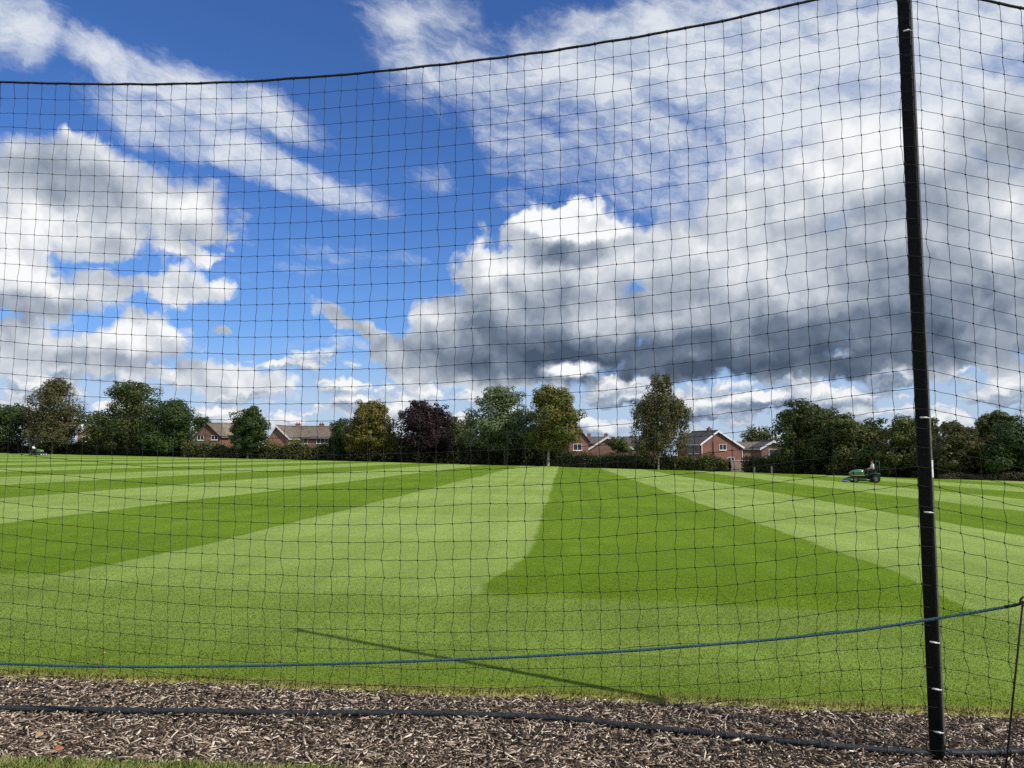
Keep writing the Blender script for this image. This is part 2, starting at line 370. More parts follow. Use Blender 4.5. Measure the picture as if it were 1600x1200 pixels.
def brick(name, a, b_):
    m, t, b = mat(name, 0.9, 0.15)
    tc = t.n.new('ShaderNodeTexCoord').outputs['Object']
    x, y, z = t.new('ShaderNodeSeparateXYZ', [tc]).outputs
    v = t.new('ShaderNodeCombineXYZ', [t.m('ADD', x, y), z, 0.0]).outputs[0]
    bt = t.new('ShaderNodeTexBrick', {'Vector': v, 'Color1': c4(a), 'Color2': c4(b_), 'Mortar': (0.30, 0.26, 0.23, 1), 'Scale': 1.0, 'Mortar Size': 0.008, 'Brick Width': 0.225, 'Row Height': 0.075})
    n = t.noise(tc, 0.8, 5, 0.65)
    t.put(b.inputs['Base Color'], t.vm('SCALE', bt.outputs[0], t.lin(n, 0.3, 0.7, 0.75, 1.2)))
    bump(t, b, bt.outputs[1], -0.3, 0.01)
brick('brick_red', (0.20, 0.058, 0.036), (0.27, 0.085, 0.050))
brick('brick_orange', (0.30, 0.135, 0.078), (0.37, 0.18, 0.105))
brick('brick_brown', (0.18, 0.082, 0.055), (0.25, 0.12, 0.075))
brick('brick_pink', (0.34, 0.22, 0.18), (0.42, 0.29, 0.24))
def tiles(name, a, b_):
    m, t, b = mat(name, 0.85, 0.2)
    tc = t.n.new('ShaderNodeTexCoord').outputs['Object']
    n = t.noise(tc, 1.1, 6, 0.65)
    x, y, z = t.new('ShaderNodeSeparateXYZ', [tc]).outputs
    w = t.m('MODULO', t.m('MULTIPLY', t.m('ADD', z, 50.0), 1.0), 0.17)
    c = t.mix(t.step(n, 0.35, 0.68), a, b_)
    t.put(b.inputs['Base Color'], t.vm('SCALE', c, t.lin(w, 0.0, 0.17, 0.78, 1.1)))
    bump(t, b, w, 0.5, 0.05)
tiles('roof_brown', (0.13, 0.105, 0.082), (0.20, 0.165, 0.13))
tiles('roof_tan', (0.24, 0.19, 0.14), (0.33, 0.26, 0.19))
tiles('roof_grey', (0.085, 0.078, 0.072), (0.145, 0.130, 0.118))
plain('white_paint', (0.80, 0.80, 0.78), 0.5, 0.4, var=0.05)
plain('glass_dark', (0.035, 0.042, 0.05), 0.08, 0.6, var=0.2)
plain('pot_clay', (0.35, 0.15, 0.08), 0.8)
plain('lead_grey', (0.10, 0.10, 0.11), 0.6)
plain('coping', (0.55, 0.47, 0.42), 0.85)
plain('net_twine', (0.011, 0.014, 0.013), 0.75, 0.25, var=0.25, scale=30)
plain('net_rope', (0.012, 0.012, 0.014), 0.7, 0.3, var=0.3, scale=60)
plain('post_paint', (0.0040, 0.0048, 0.0048), 0.45, 0.14, var=0.25, scale=9)
plain('post_sunlit_side', (0.085, 0.080, 0.072), 0.5, 0.3, var=0.4, scale=14)  # paler than the post paint: sunlight on its right side put into the colour
plain('tie_white', (0.82, 0.82, 0.80), 0.45, 0.4, var=0.06)
plain('iron_rod', (0.020, 0.017, 0.016), 0.55, 0.4, var=0.35, scale=25)
plain('hose_black', (0.024, 0.026, 0.029), 0.62, 0.30, var=0.7, scale=60)
def rope_mat():
    m, t, b = mat('rope_blue', 0.75, 0.2)
    pos = t.n.new('ShaderNodeNewGeometry')
    n = t.noise(pos.outputs['Position'], 110.0, 3, 0.7)
    c = t.ramp(n, [(0.3, (0.012, 0.034, 0.052)), (0.55, (0.035, 0.085, 0.115)), (0.8, (0.16, 0.25, 0.29))])
    t.put(b.inputs['Base Color'], c); bump(t, b, n, 0.5, 0.003)
rope_mat()
plain('mower_green', (0.018, 0.075, 0.028), 0.30, 0.5, var=0.08)
plain('mower_hood', (0.050, 0.19, 0.075), 0.18, 0.6, var=0.08)
plain('mower_yellow', (0.42, 0.33, 0.06), 0.4, 0.5)
plain('rim_grey', (0.16, 0.16, 0.14), 0.5, 0.4)
plain('mower_black', (0.012, 0.012, 0.013), 0.5, 0.4)
plain('tyre_rubber', (0.018, 0.018, 0.018), 0.85, 0.2)
plain('steel', (0.45, 0.45, 0.45), 0.35, 0.5, 0.8)
plain('skin', (0.52, 0.28, 0.20), 0.6, 0.3, var=0.05)
plain('cloth_white', (0.78, 0.78, 0.76), 0.85, 0.1, var=0.06)
plain('cloth_dark', (0.035, 0.037, 0.045), 0.9, 0.1)
plain('hair_dark', (0.03, 0.02, 0.014), 0.7, 0.2)
plain('leaf_fallen', (0.36, 0.14, 0.06), 0.7, 0.2, var=0.35, scale=60)
plain('leaf_fallen_pale', (0.42, 0.27, 0.14), 0.7, 0.2, var=0.3, scale=60)
plain('wood_post', (0.48, 0.44, 0.38), 0.85, 0.1)

# ---------------------------------------------------------------- mesh helpers
def link(name, me, parent=None, material=None, loc=None):
    o = bpy.data.objects.new(name, me); COL.objects.link(o)
    if material:
        me.materials.clear(); me.materials.append(MATS[material] if isinstance(material, str) else material)
    if parent: o.parent = parent
    if loc is not None: o.location = Vector([float(v) for v in loc])
    return o
def empty(name, loc=(0, 0, 0), rz=0.0):
    o = bpy.data.objects.new(name, None); COL.objects.link(o); o.location = Vector([float(v) for v in loc]); o.rotation_euler = (0, 0, rz)
    o.empty_display_size = 0.3
    return o
def tag(o, label=None, cat=None, group=None, kind=None):
    if label: o['label'] = label
    if cat: o['category'] = cat
    if group: o['group'] = group
    if kind: o['kind'] = kind
    return o
def mesh_np(name, V, Fc, smooth=False):
    V = np.asarray(V, np.float32); Fc = np.asarray(Fc, np.int32)
    me = bpy.data.meshes.new(name); k = Fc.shape[1]
    me.vertices.add(len(V)); me.vertices.foreach_set('co', V.ravel())
    me.loops.add(Fc.size); me.loops.foreach_set('vertex_index', Fc.ravel())
    me.polygons.add(len(Fc)); me.polygons.foreach_set('loop_start', np.arange(0, Fc.size, k, dtype=np.int32))
    if smooth: me.polygons.foreach_set('use_smooth', np.ones(len(Fc), bool))
    me.update(calc_edges=True)
    return me
class MB:
    def __init__(s): s.v = []; s.f = []
    def add(s, vs, fs):
        o = len(s.v); s.v += [tuple(map(float, v)) for v in vs]; s.f += [tuple(i + o for i in f) for f in fs]; return s
    def box(s, c, d, rz=0.0, taper=1.0, ry=0.0):
        x, y, z = (k / 2 for k in d); p = []
        M = Matrix.Rotation(rz, 3, 'Z') @ Matrix.Rotation(ry, 3, 'Y')
        for k in (-1, 1):
            q = 1.0 if k < 0 else taper
            for a, b in ((-1, -1), (1, -1), (1, 1), (-1, 1)): p.append(Vector(c) + M @ Vector((a * x * q, b * y * q, k * z)))
        return s.add(p, [(3, 2, 1, 0), (4, 5, 6, 7), (0, 1, 5, 4), (1, 2, 6, 5), (2, 3, 7, 6), (3, 0, 4, 7)])
    def tube(s, pts, rad, n=6, cap=True, jit=0.0):
        pts = [Vector(p) for p in pts]; m = len(pts)
        if not hasattr(rad, '__len__'): rad = [rad] * m
        up = Vector((0, 0, 1)); vs = []; N = None
        for i, p in enumerate(pts):
            T = (pts[min(i + 1, m - 1)] - pts[max(i - 1, 0)]).normalized()
            if N is None:
                N = up.cross(T)
                if N.length < 0.05: N = Vector((1, 0, 0)).cross(T)
            N = (N - T * N.dot(T)).normalized(); B = T.cross(N)
            for k in range(n):
                a = 2 * math.pi * k / n; r = rad[i] * (1 + random.uniform(-jit, jit))
                vs.append(p + (N * math.cos(a) + B * math.sin(a)) * r)
        fs = []
        for i in range(m - 1):
            for k in range(n):
                a, b = i * n + k, i * n + (k + 1) % n
                fs.append((a, b, b + n, a + n))
        if cap: fs.append(tuple(reversed(range(n)))); fs.append(tuple(range((m - 1) * n, m * n)))
        return s.add(vs, fs)
    def prism(s, poly, a, b):            # polygon of (x, z) swept along y from a to b
        n = len(poly)
        vs = [(x, a, z) for x, z in poly] + [(x, b, z) for x, z in poly]
        fs = [tuple(range(n)), tuple(reversed(range(n, 2 * n)))] + [(i + n, (i + 1) % n + n, (i + 1) % n, i) for i in range(n)]
        return s.add(vs, fs)
    def disc(s, c, axis, r, h, n=16, r2=None):
        c = Vector(c); A = Vector(axis).normalized()
        return s.tube([c - A * h / 2, c + A * h / 2], [r, r2 if r2 else r], n)
    def build(s, name, material, parent=None, smooth=False, bevel=0.0, loc=None, seg=2):
        me = bpy.data.meshes.new(name); me.from_pydata(s.v, [], s.f); me.update()
        if smooth:
            for p in me.polygons: p.use_smooth = True
        o = link(name, me, parent, material, loc)
        if bevel:
            b = o.modifiers.new('bevel', 'BEVEL'); b.width = bevel; b.segments = seg; b.limit_method = 'ANGLE'
        return o

# ---------------------------------------------------------------- ground, lawn, mulch
MU = -0.035                                      # the mulch lies a little below the turf
def edge_y(x):                                   # turf edge beyond the mulch
    return 5.17 - 0.0625 * x + 0.018 * math.sin(2.1 * x) + 0.012 * math.sin(5.7 * x + 1) + 0.03 * (mnoise.noise((x * 1.7, 3.1, 0)))
def near_edge_y(x):                              # near side of the mulch
    return 3.90 - 0.02 * x - 0.10 * max(0.0, x + 1.0) ** 1.5 + 0.03 * mnoise.noise((x * 2.3, 9.0, 0))
def sheet(name, xs, ya, yb, dz, material, rows=2, rowf=None):
    V = []; Fc = []; n = len(xs)
    for j in range(rows):
        t_ = j / (rows - 1)
        if rowf: t_ = rowf(t_)
        for x, a, b in zip(xs, ya, yb):
            y = a + (b - a) * t_
            V.append((x, y, G(x, y) + dz))
    for j in range(rows - 1):
        for i in range(n - 1): Fc.append((j * n + i, j * n + i + 1, (j + 1) * n + i + 1, (j + 1) * n + i))
    return V, Fc
me = mesh_np('ground', [(x, y, G(x, y) - 0.09) for x, y in ((-2500, -300), (2500, -300), (2500, 3500), (-2500, 3500))], [(0, 1, 2, 3)])
tag(link('ground', me, None, 'rough_grass'), kind='structure')
FAR = [ground(*q) for q in ((-900, 697), (-300, 703), (0, 708), (180, 712), (400, 717), (600, 722), (730, 726), (870, 729), (1030, 734), (1200, 739), (1400, 746), (1600, 752), (1900, 763), (2400, 782))]
FX = np.array([p[0] for p in FAR]); FY = np.array([p[1] for p in FAR])
xs = np.unique(np.concatenate([np.linspace(-9, 9, 140), np.linspace(-260, -9, 40), np.linspace(9, 62, 30)]))
def far_y(x): return float(np.interp(x, FX, FY))
ya = [edge_y(x) if abs(x) < 9 else edge_y(math.copysign(9, x)) - 0.0625 * (x - math.copysign(9, x)) for x in xs]
yb = [far_y(x) for x in xs]
V, Fc = sheet('lawn', xs, ya, yb, 0.0, 'lawn_turf', 9, lambda q: q ** 2)
n = len(xs); o0 = len(V)                          # turned-down cut edge of the turf
V += [(x, y + 0.01, G(x, y) - 0.09) for x, y in zip(xs, ya)]
Fc += [(o0 + i, o0 + i + 1, i + 1, i) for i in range(n - 1)]
tag(link('lawn', mesh_np('lawn', V, Fc), None, 'lawn_turf'), kind='structure')
xs2 = np.linspace(-9, 9, 160)
V, Fc = sheet('mulch_bed', xs2, [near_edge_y(x) - 0.05 for x in xs2], [edge_y(x) + 0.05 for x in xs2], MU, 'mulch_soil', 14)
V = [(x, y, z + 0.012 * mnoise.noise((x * 3, y * 3, 0)) + 0.008 * mnoise.noise((x * 11, y * 11, 4))) for x, y, z in V]
tag(link('mulch_bed', mesh_np('mulch_bed', V, Fc, True), None, 'mulch_soil'), kind='structure')
V, Fc = sheet('grass_verge', xs2, [-8.0] * len(xs2), [near_edge_y(x) for x in xs2], 0.0, 'lawn_turf', 6)
tag(link('grass_verge', mesh_np('grass_verge', V, Fc), None, 'lawn_turf'), kind='structure')

# bark chips: flat splinters, lying and half buried
def chips(n, xa, xb):
    x = rng.uniform(xa, xb, n)
    ea = np.array([near_edge_y(v) for v in np.linspace(xa, xb, 400)]); eb = np.array([edge_y(v) for v in np.linspace(xa, xb, 400)])
    gx = np.linspace(xa, xb, 400)
    a = np.maximum(np.interp(x, gx, ea) - 0.05, 2.3); b = np.interp(x, gx, eb) - 0.012
    y = a + (b - a) * rng.random(n)
    L = 0.010 + 0.078 * rng.random(n) ** 2.6; W = 0.0035 + 0.0115 * rng.random(n) ** 1.8; T = 0.0015 + 0.004 * rng.random(n)
    yaw = rng.uniform(0, 2 * math.pi, n); pit = rng.normal(0, 0.30, n); rol = rng.normal(0, 0.65, n)
    z = SX * x + SY * y + MU + 0.003 + 0.026 * rng.random(n) ** 1.4 + np.where(y > b - 0.01, 0.0, 0.0)
    cy, sy = np.cos(yaw), np.sin(yaw); cp, sp = np.cos(pit), np.sin(pit); cr, sr = np.cos(rol), np.sin(rol)
    ex = np.stack([cy * cp, sy * cp, sp], 1)
    ey0 = np.stack([-sy, cy, np.zeros(n)], 1); ez0 = np.cross(ex, ey0)
    ey = ey0 * cr[:, None] + ez0 * sr[:, None]; ez = np.cross(ex, ey)
    c = np.stack([x, y, z], 1)
    corner = [(-1, -1, -1), (1, -1, -1), (1, 1, -1), (-1, 1, -1), (-1, -1, 1), (1, -1, 1), (1, 1, 1), (-1, 1, 1)]
    V = np.empty((n, 8, 3))
    for i, (p, q, s) in enumerate(corner):
        jl = rng.uniform(0.75, 1.1, n); jw = rng.uniform(0.35, 1.1, n)
        V[:, i] = c + ex * (p * L * jl / 2)[:, None] + ey * (q * W * jw / 2)[:, None] + ez * (s * T / 2)[:, None]
    fa = np.array([(3, 2, 1, 0), (4, 5, 6, 7), (0, 1, 5, 4), (1, 2, 6, 5), (2, 3, 7, 6), (3, 0, 4, 7)])
    Fc = (np.arange(n)[:, None, None] * 8 + fa[None]).reshape(-1, 4)
    return mesh_np('bark_chips', V.reshape(-1, 3), Fc)
tag(link('bark_chips', chips(52000, -4.6, 4.6), None, 'bark_chip'), 'brown shredded bark chips spread in the bed under the net', 'bark mulch', kind='stuff')

# grass blades
def blades(x, y, h, w, lean, zoff=0.0):
    n = len(x); z = SX * x + SY * y + zoff
    yaw = rng.uniform(0, 2 * math.pi, n); la = rng.uniform(0, 2 * math.pi, n); ll = h * lean * rng.random(n)
    dx, dy = np.cos(yaw) * w / 2, np.sin(yaw) * w / 2
    V = np.empty((n, 3, 3))
    V[:, 0] = np.stack([x - dx, y - dy, z - 0.003], 1); V[:, 1] = np.stack([x + dx, y + dy, z - 0.003], 1)
    V[:, 2] = np.stack([x + np.cos(la) * ll, y + np.sin(la) * ll, z + h], 1)
    N = np.empty((n, 3, 3)); N[:] = (0, 0, 1)
    N[:, :, 0] = (np.cos(la) * 0.30)[:, None]; N[:, :, 1] = (np.sin(la) * 0.30)[:, None]
    return V.reshape(-1, 3), N.reshape(-1, 3)
def grass_obj(name, parts, material, label, cat):
    V = np.concatenate([p[0] for p in parts]); N = np.concatenate([p[1] for p in parts])
    me = mesh_np(name, V, np.arange(len(V)).reshape(-1, 3), True)
    me.normals_split_custom_set_from_vertices((N / np.linalg.norm(N, axis=1)[:, None]).astype(np.float32))
    return tag(link(name, me, None, material), label, cat, kind='stuff')
def field_points(n, ya, yb, power):
    t_ = rng.random(n) ** power
    yy = ya + (yb - ya) * t_
    xx = rng.uniform(-1, 1, n) * (0.80 * yy + 0.6)
    return xx, yy
gx = np.linspace(-12, 12, 1200); ge = np.array([edge_y(v) for v in gx])
parts = []
x, y = field_points(420000, 4.6, 10.5, 1.0); k = y > np.interp(x, gx, ge) + 0.004; x, y = x[k], y[k]
k = rng.random(len(x)) < np.clip((11.5 - y) / 4.0, 0.15, 1); x, y = x[k], y[k]
parts.append(blades(x, y, 0.005 + 0.009 * rng.random(len(x)), 0.0032 + 0.0022 * rng.random(len(x)), 1.1))
x = rng.uniform(-4.6, 4.6, 9000); y = np.interp(x, gx, ge) + np.abs(rng.normal(0, 0.035, len(x))) - 0.008
parts.append(blades(x, y, 0.010 + 0.024 * rng.random(len(x)), 0.003 + 0.002 * rng.random(len(x)), 1.3))
grass_obj('mown_grass', parts, 'lawn_blade', 'short mown green grass of the field beyond the net', 'grass')
x = rng.uniform(-3.2, 0.6, 42000); ne = np.array([near_edge_y(v) for v in gx])
y = np.interp(x, gx, ne) + 0.01 - 0.55 * rng.random(len(x))
grass_obj('verge_grass', [blades(x, y, 0.014 + 0.026 * rng.random(len(x)), 0.003 + 0.002 * rng.random(len(x)), 1.2)], 'verge_blade', 'pale grass of the verge in the bottom left corner', 'grass')

# ---------------------------------------------------------------- the net with its post and ropes
NA, NB = 4.60, -0.159                            # the net hangs in the plane y = NA + NB x
POST = np.array([2.29, 4.29]); POST_H = 4.32
NE = np.array([1.0, NB]) / math.hypot(1.0, NB); NN = np.array([-NE[1], NE[0]])     # along the net, and beyond it
def net_px(px, py):
    d = ray(px, py); return EYE + d * (NA / (d[1] - NB * d[0]))
rp = [net_px(*q) for q in ((0, 128), (100, 131), (250, 132), (400, 127), (560, 115), (700, 100), (860, 80), (1000, 57), (1130, 33), (1270, 0))]
RX = [-7.0, -5.2] + [p[0] for p in rp] + [2.27, 2.86, 3.4, 4.4, 5.6, 7.0]
RZ = [4.60, 4.18] + [p[2] for p in rp] + [4.24, 4.02, 3.90, 3.86, 4.0, 4.3]
_fx = np.linspace(-7.0, 7.0, 561); _fz = np.interp(_fx, RX, RZ)
for _ in range(6): _fz[1:-1] = (_fz[:-2] + 2 * _fz[1:-1] + _fz[2:]) / 4
def rope_z(x): return float(np.interp(x, _fx, _fz))
def net_pt(x, z, off=0.0):
    y = NA + NB * x
    return Vector((x + NN[0] * off, y + NN[1] * off, z))
CELL = 0.1085
net = empty('ball_stop_net', (float(POST[0]), float(POST[1]) - 0.3, G(*POST)))
tag(net, 'tall black square mesh ball net hung across the view', 'net')
def local(root, me_owner): me_owner.matrix_parent_inverse = Matrix.Translation(root.location).inverted()
def build_netting():
    mb = MB()
    dx = CELL * abs(NE[0])
    cols = np.arange(-5.6, 5.6, dx); nrow = 41
    K = {}; pivot = rope_z(POST[0])
    for i, x in enumerate(cols):
        top = rope_z(x); bot = G(x, NA + NB * x) + MU + 0.03
        for j in range(nrow + 1):
            fade = 1.0 - (0.55 if x > POST[0] else 0.15) * (j / nrow)
            z = pivot + (top - pivot) * fade - 0.004 - j * CELL * 0.985
            low = max(0.0, (j - 24) / 17.0)
            a = 0.011 + 0.012 * low
            ox = a * mnoise.noise((x * 3.0, j * 0.9, 1.0)) + 0.030 * low * mnoise.noise((x * 0.7, j * 0.5, 7.0)) + 0.0035 * (1 if (i + j) % 2 else -1) * (0.5 + 1.4 * low)
            oz = a * 0.7 * mnoise.noise((x * 2.6, j * 0.8, 5.0)) - 0.010 * low * mnoise.noise((x * 1.1, j * 0.4, 2.0))
            off = 0.02 * mnoise.noise((x * 0.8, z * 0.9, 3.0)) + 0.05 * low * mnoise.noise((x * 0.6, z * 0.8, 11.0))
            if j == 0: ox = oz = off = 0
            if z < bot:                                # slack at the foot lies in folds on the mulch
                off += -0.05 - 0.7 * min(0.45, bot - z) + 0.03 * mnoise.noise((x * 4, j, 0)); z = bot + 0.012 * abs(mnoise.noise((x * 5, j * 1.0, 8.0)))
                oz = 0
            K[i, j] = net_pt(x + ox, z + oz, off)
    r = 0.00150
    def strand(p, q, hook):
        d = q - p; L = d.length
        s = Vector((NE[0], NE[1], 0)) if abs(d.z) > 0.6 * L else Vector((0, 0, 1))
        pts = [p, p + d * 0.25 + s * hook * 1.0, p + d * 0.5 + s * hook * 0.45, p + d * 0.78 - s * hook * 0.75, q]
        mb.tube(pts, r, 4, cap=False)
    n = len(cols)
    for i in range(n):
        for j in range(nrow + 1):
            p = K[i, j]
            low = max(0.0, (j - 22) / 19.0)
            if j < nrow: strand(p, K[i, j + 1], (0.0022 + 0.0035 * low) * (1 if (i * 7 + j * 3) % 5 else -1) + 0.002 * mnoise.noise((i * 0.7, j * 0.7, 0)))
            if i < n - 1 and j > 0: strand(p, K[i + 1, j], -0.0016 - 0.0016 * low + 0.002 * mnoise.noise((i * 0.9, j * 0.6, 4)))
            k = 0.0056                                  # the knot
            u = Vector((NE[0], NE[1], 0)); w = Vector((NN[0], NN[1], 0)); z = Vector((0, 0, 1))
            mb.add([p + u * k * 1.1, p + w * k, p - u * k * 1.1, p - w * k, p + z * k * 1.25, p - z * k * 1.25],
                   [(0, 1, 4), (1, 2, 4), (2, 3, 4), (3, 0, 4), (1, 0, 5), (2, 1, 5), (3, 2, 5), (0, 3, 5)])
    o = mb.build('netting', 'net_twine', net); local(net, o)
build_netting()
mb = MB()
mb.tube([net_pt(x, rope_z(x) + 0.004 * mnoise.noise((x * 6, 0, 0)), 0.004 * mnoise.noise((x * 5, 3, 0))) for x in np.linspace(-6.8, 6.8, 420)], 0.0076, 6, jit=0.12)
for x in np.arange(-5.6, 5.6, CELL * abs(NE[0])):          # the lashing round the rope
    c = net_pt(x, rope_z(x)); T = Vector((NE[0], NE[1], 0))
    mb.tube([c - T * 0.007, c, c + T * 0.007], [0.0080, 0.0104, 0.0080], 6)
o = mb.build('head_rope', 'net_rope', net, True); local(net, o)

post = empty('net_post', (POST[0], POST[1], G(*POST)))
tag(post, 'tall black square steel post holding up the net', 'post')
mb = MB()
a = R(31); hw = 0.0335
rc = 0.010; prof = []
for cx_, cy_, st_ in ((1, 1, 0), (-1, 1, 90), (-1, -1, 180), (1, -1, 270)):
    for k in range(4):
        an = R(st_ + 30 * k); prof.append((cx_ * (hw - rc) + rc * math.cos(an), cy_ * (hw - rc) + rc * math.sin(an)))
PA = R(-40)                                      # the front face looks at the bed, the right face catches the sun
def pxy(u, v): return (u * math.cos(PA) - v * math.sin(PA), u * math.sin(PA) + v * math.cos(PA))
n = len(prof); zs = [-0.25, 0.6, 1.8, 3.0, POST_H]
vs = [(*pxy(u, v), z) for z in zs for u, v in prof]
fs = [(j * n + i, j * n + (i + 1) % n, (j + 1) * n + (i + 1) % n, (j + 1) * n + i) for j in range(len(zs) - 1) for i in range(n)] + [tuple(range((len(zs) - 1) * n, len(zs) * n))]
mb.add(vs, fs); mb.build('pole', 'post_paint', post)
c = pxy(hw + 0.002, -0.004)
MB().box((c[0], c[1], POST_H / 2), (0.004, 0.036, POST_H - 0.1), PA).build('sunlit_side_strip', 'post_sunlit_side', post)  # added strip, painted paler to stand in for the post's sunlit side
MB().box((0, 0, POST_H + 0.006), (0.076, 0.076, 0.012), PA).build('end_cap', 'net_rope', post, bevel=0.003)
def on_post(px_y):                                # height on the post that shows at that line of the photograph
    xx = 1465 + (1420 - 1465) * (1175 - px_y) / 1175
    return float(at(xx, px_y, POST[1] - 0.03)[2]) - G(*POST)
for yy in (48, 652, 800, 1003, 1076, 1143):
    z = on_post(yy); tm = MB()
    u0, u1 = (-0.006, 0.030) if yy > 100 else (-0.004, 0.024)
    p = [pxy(u, -hw - 0.003) for u in (u0, u1)]
    tm.tube([(*p[0], z), (*p[1], z - 0.002)], 0.0048, 6)
    e = [pxy(u1 + 0.004, -hw + 0.002), pxy(hw + 0.003, -hw + 0.02)]
    tm.tube([(*p[1], z - 0.002), (*e[0], z - 0.003), (*e[1], z - 0.004)], 0.0030, 5)
    tm.build('cable_tie', 'tie_white', post, True)
z0, z1 = on_post(746), on_post(719)
c = pxy(hw + 0.0060, -0.012)
MB().box((c[0], c[1], (z0 + z1) / 2), (0.003, 0.030, z1 - z0), PA).build('sticker', 'tie_white', post)

# iron pin of the rope barrier
PB = ground(1562, 1212, MU)[:2]; PT = at(1598, 944, 3.66)
pin = empty('barrier_pin', (PB[0], PB[1], G(*PB) + MU)); tag(pin, 'thin leaning iron pin with a looped top in the mulch', 'stake')
base = Vector((PB[0], PB[1], G(*PB) - 0.2)); top = Vector(PT)
d = (top - base).normalized()
mb = MB(); mb.tube([base, base.lerp(top, 0.5), top], 0.0050, 8); o = mb.build('rod', 'iron_rod', pin, True); local(pin, o)
mb = MB(); u = Vector((1, 0.2, 0)).normalized(); loop = []
for k in range(19):
    an = 2 * math.pi * k / 18 * 1.25 - math.pi / 2
    loop.append(top + d * (0.020 + 0.020 * math.sin(an)) + u * 0.020 * math.cos(an) + u.cross(d) * 0.008 * k / 18)
mb.tube(loop, 0.0050, 8); o = mb.build('loop', 'iron_rod', pin, True); local(pin, o)

# blue rope from the pin along the front of the net
rope = empty('blue_rope', (0, 4.4, 0.2)); tag(rope, 'blue twisted rope strung low in front of the net', 'rope')
kn = [(-1500, 905, 5.35), (-900, 985, 5.05), (-400, 1022, 4.78), (0, 1037, 4.58), (120, 1041, 4.53), (240, 1042, 4.48), (420, 1040, 4.42), (600, 1035, 4.34), (800, 1027, 4.25), (1000, 1016, 4.14), (1200, 1000, 4.02), (1350, 984, 3.92), (1460, 967, 3.83), (1545, 953, 3.76), (1590, 945, 3.71)]
kp = np.array([at(*k) for k in kn]); sl = np.concatenate([[0], np.cumsum(np.linalg.norm(np.diff(kp, axis=0), axis=1))])
ss = np.arange(0, sl[-1], 0.011)
path = np.stack([np.interp(ss, sl, kp[:, i]) for i in range(3)], 1)
for _ in range(60): path[1:-1] = (path[:-2] + 2 * path[1:-1] + path[2:]) / 4
for i in range(3):
    mb = MB(); pts = []
    for s_, p in zip(ss, path):
        an = 2 * math.pi * (s_ / 0.062 + i / 3)
        pts.append((p[0] + 0.0012 * math.cos(an), p[1] + 0.0040 * math.sin(an), p[2] + 0.0040 * math.cos(an)))
    mb.tube(pts, 0.0043, 6); o = mb.build('strand', 'rope_blue', rope, True); local(rope, o)
mb = MB(); e = Vector(path[-1]); mb.tube([Vector(path[-5]), e, e.lerp(top + d * 0.015, 0.5) + Vector((0, 0, -0.004)), top + d * 0.012], [0.0078, 0.0072, 0.006, 0.006], 8)
o = mb.build('end_splice', 'net_rope', rope, True); local(rope, o)

# black weighted line lying on the mulch
hk = [(-700, 1106), (-300, 1109), (0, 1113), (200, 1117), (400, 1120), (600, 1121), (700, 1121), (800, 1125), (900, 1131), (1000, 1142), (1100, 1152), (1200, 1162), (1300, 1173), (1400, 1181), (1500, 1184), (1600, 1181), (1800, 1178), (2300, 1190)]
hp = np.array([ground(px, py - 4, MU + 0.02) for px, py in hk])
sl = np.concatenate([[0], np.cumsum(np.linalg.norm(np.diff(hp, axis=0), axis=1))]); ss = np.arange(0, sl[-1], 0.02)
path = np.stack([np.interp(ss, sl, hp[:, i]) for i in range(3)], 1)
for _ in range(30): path[1:-1] = (path[:-2] + 2 * path[1:-1] + path[2:]) / 4
path[:, 2] = SX * path[:, 0] + SY * path[:, 1] + MU + 0.030 + np.array([0.006 * mnoise.noise((x * 2, 0, 0)) for x in path[:, 0]])
line = empty('weighted_line', (0, 4.6, 0)); tag(line, 'thick black weighted line lying on the bark mulch', 'weighted line')
mb = MB(); mb.tube([tuple(p) for p in path], [0.0170 + 0.0025 * mnoise.noise((p[0] * 5, 1, 0)) for p in path], 10, jit=0.05)
o = mb.build('sleeve', 'hose_black', line, True); local(line, o)
mb = MB()                                        # net and thin cord lashed round the line towards the post
for k, p in enumerate(path):
    if p[0] > 0.9 and random.random() < 0.22:
        rr = 0.0190 + 0.003 * random.random(); an = [R(v) for v in range(-20, 220, 30)]; q = random.uniform(-0.010, 0.010)
        mb.tube([(p[0] + q * math.sin(a_), p[1] - rr * math.cos(a_), p[2] + rr * math.sin(a_)) for a_ in an], 0.0022, 4)
o = mb.build('lashing', 'lead_grey', line, True); local(line, o); o['kind'] = 'stuff'

# fallen leaves
def fallen(px, py, size, rz, dz, label, m):
    p = ground(px, py, dz); mb = MB(); nl = 10; mid = []; V = []; Fc = []
    for k in range(nl + 1):
        t_ = k / nl; w = size * 0.33 * math.sin(math.pi * t_ ** 0.8) * (1 + 0.25 * math.sin(t_ * 21)); x = (t_ - 0.5) * size
        h = 0.10 * size * (1 - 4 * (t_ - 0.5) ** 2)
        V += [(x, -w, h + 0.30 * w), (x, 0, h), (x, w, h + 0.42 * w)]
    for k in range(nl):
        a_ = 3 * k; Fc += [(a_, a_ + 3, a_ + 4, a_ + 1), (a_ + 1, a_ + 4, a_ + 5, a_ + 2)]
    mb.add(V, Fc)
    o = mb.build('fallen_leaf', m, None, True, loc=p + np.array([0, 0, 0.006])); o.rotation_euler = (R(18), R(-12), rz)
    so = o.modifiers.new('thick', 'SOLIDIFY'); so.thickness = 0.0008
    tag(o, label, 'leaf', 'fallen leaves')
fallen(62, 1150, 0.05, 1.3, MU + 0.02, 'upright tan fallen leaf on the mulch near the left edge', 'leaf_fallen_pale')
fallen(90, 1174, 0.06, 0.3, MU + 0.02, 'orange fallen leaf on the mulch beside the verge grass', 'leaf_fallen')
fallen(152, 1036, 0.03, 0.8, 0.012, 'small orange fallen leaf on the turf edge under the blue rope', 'leaf_fallen')
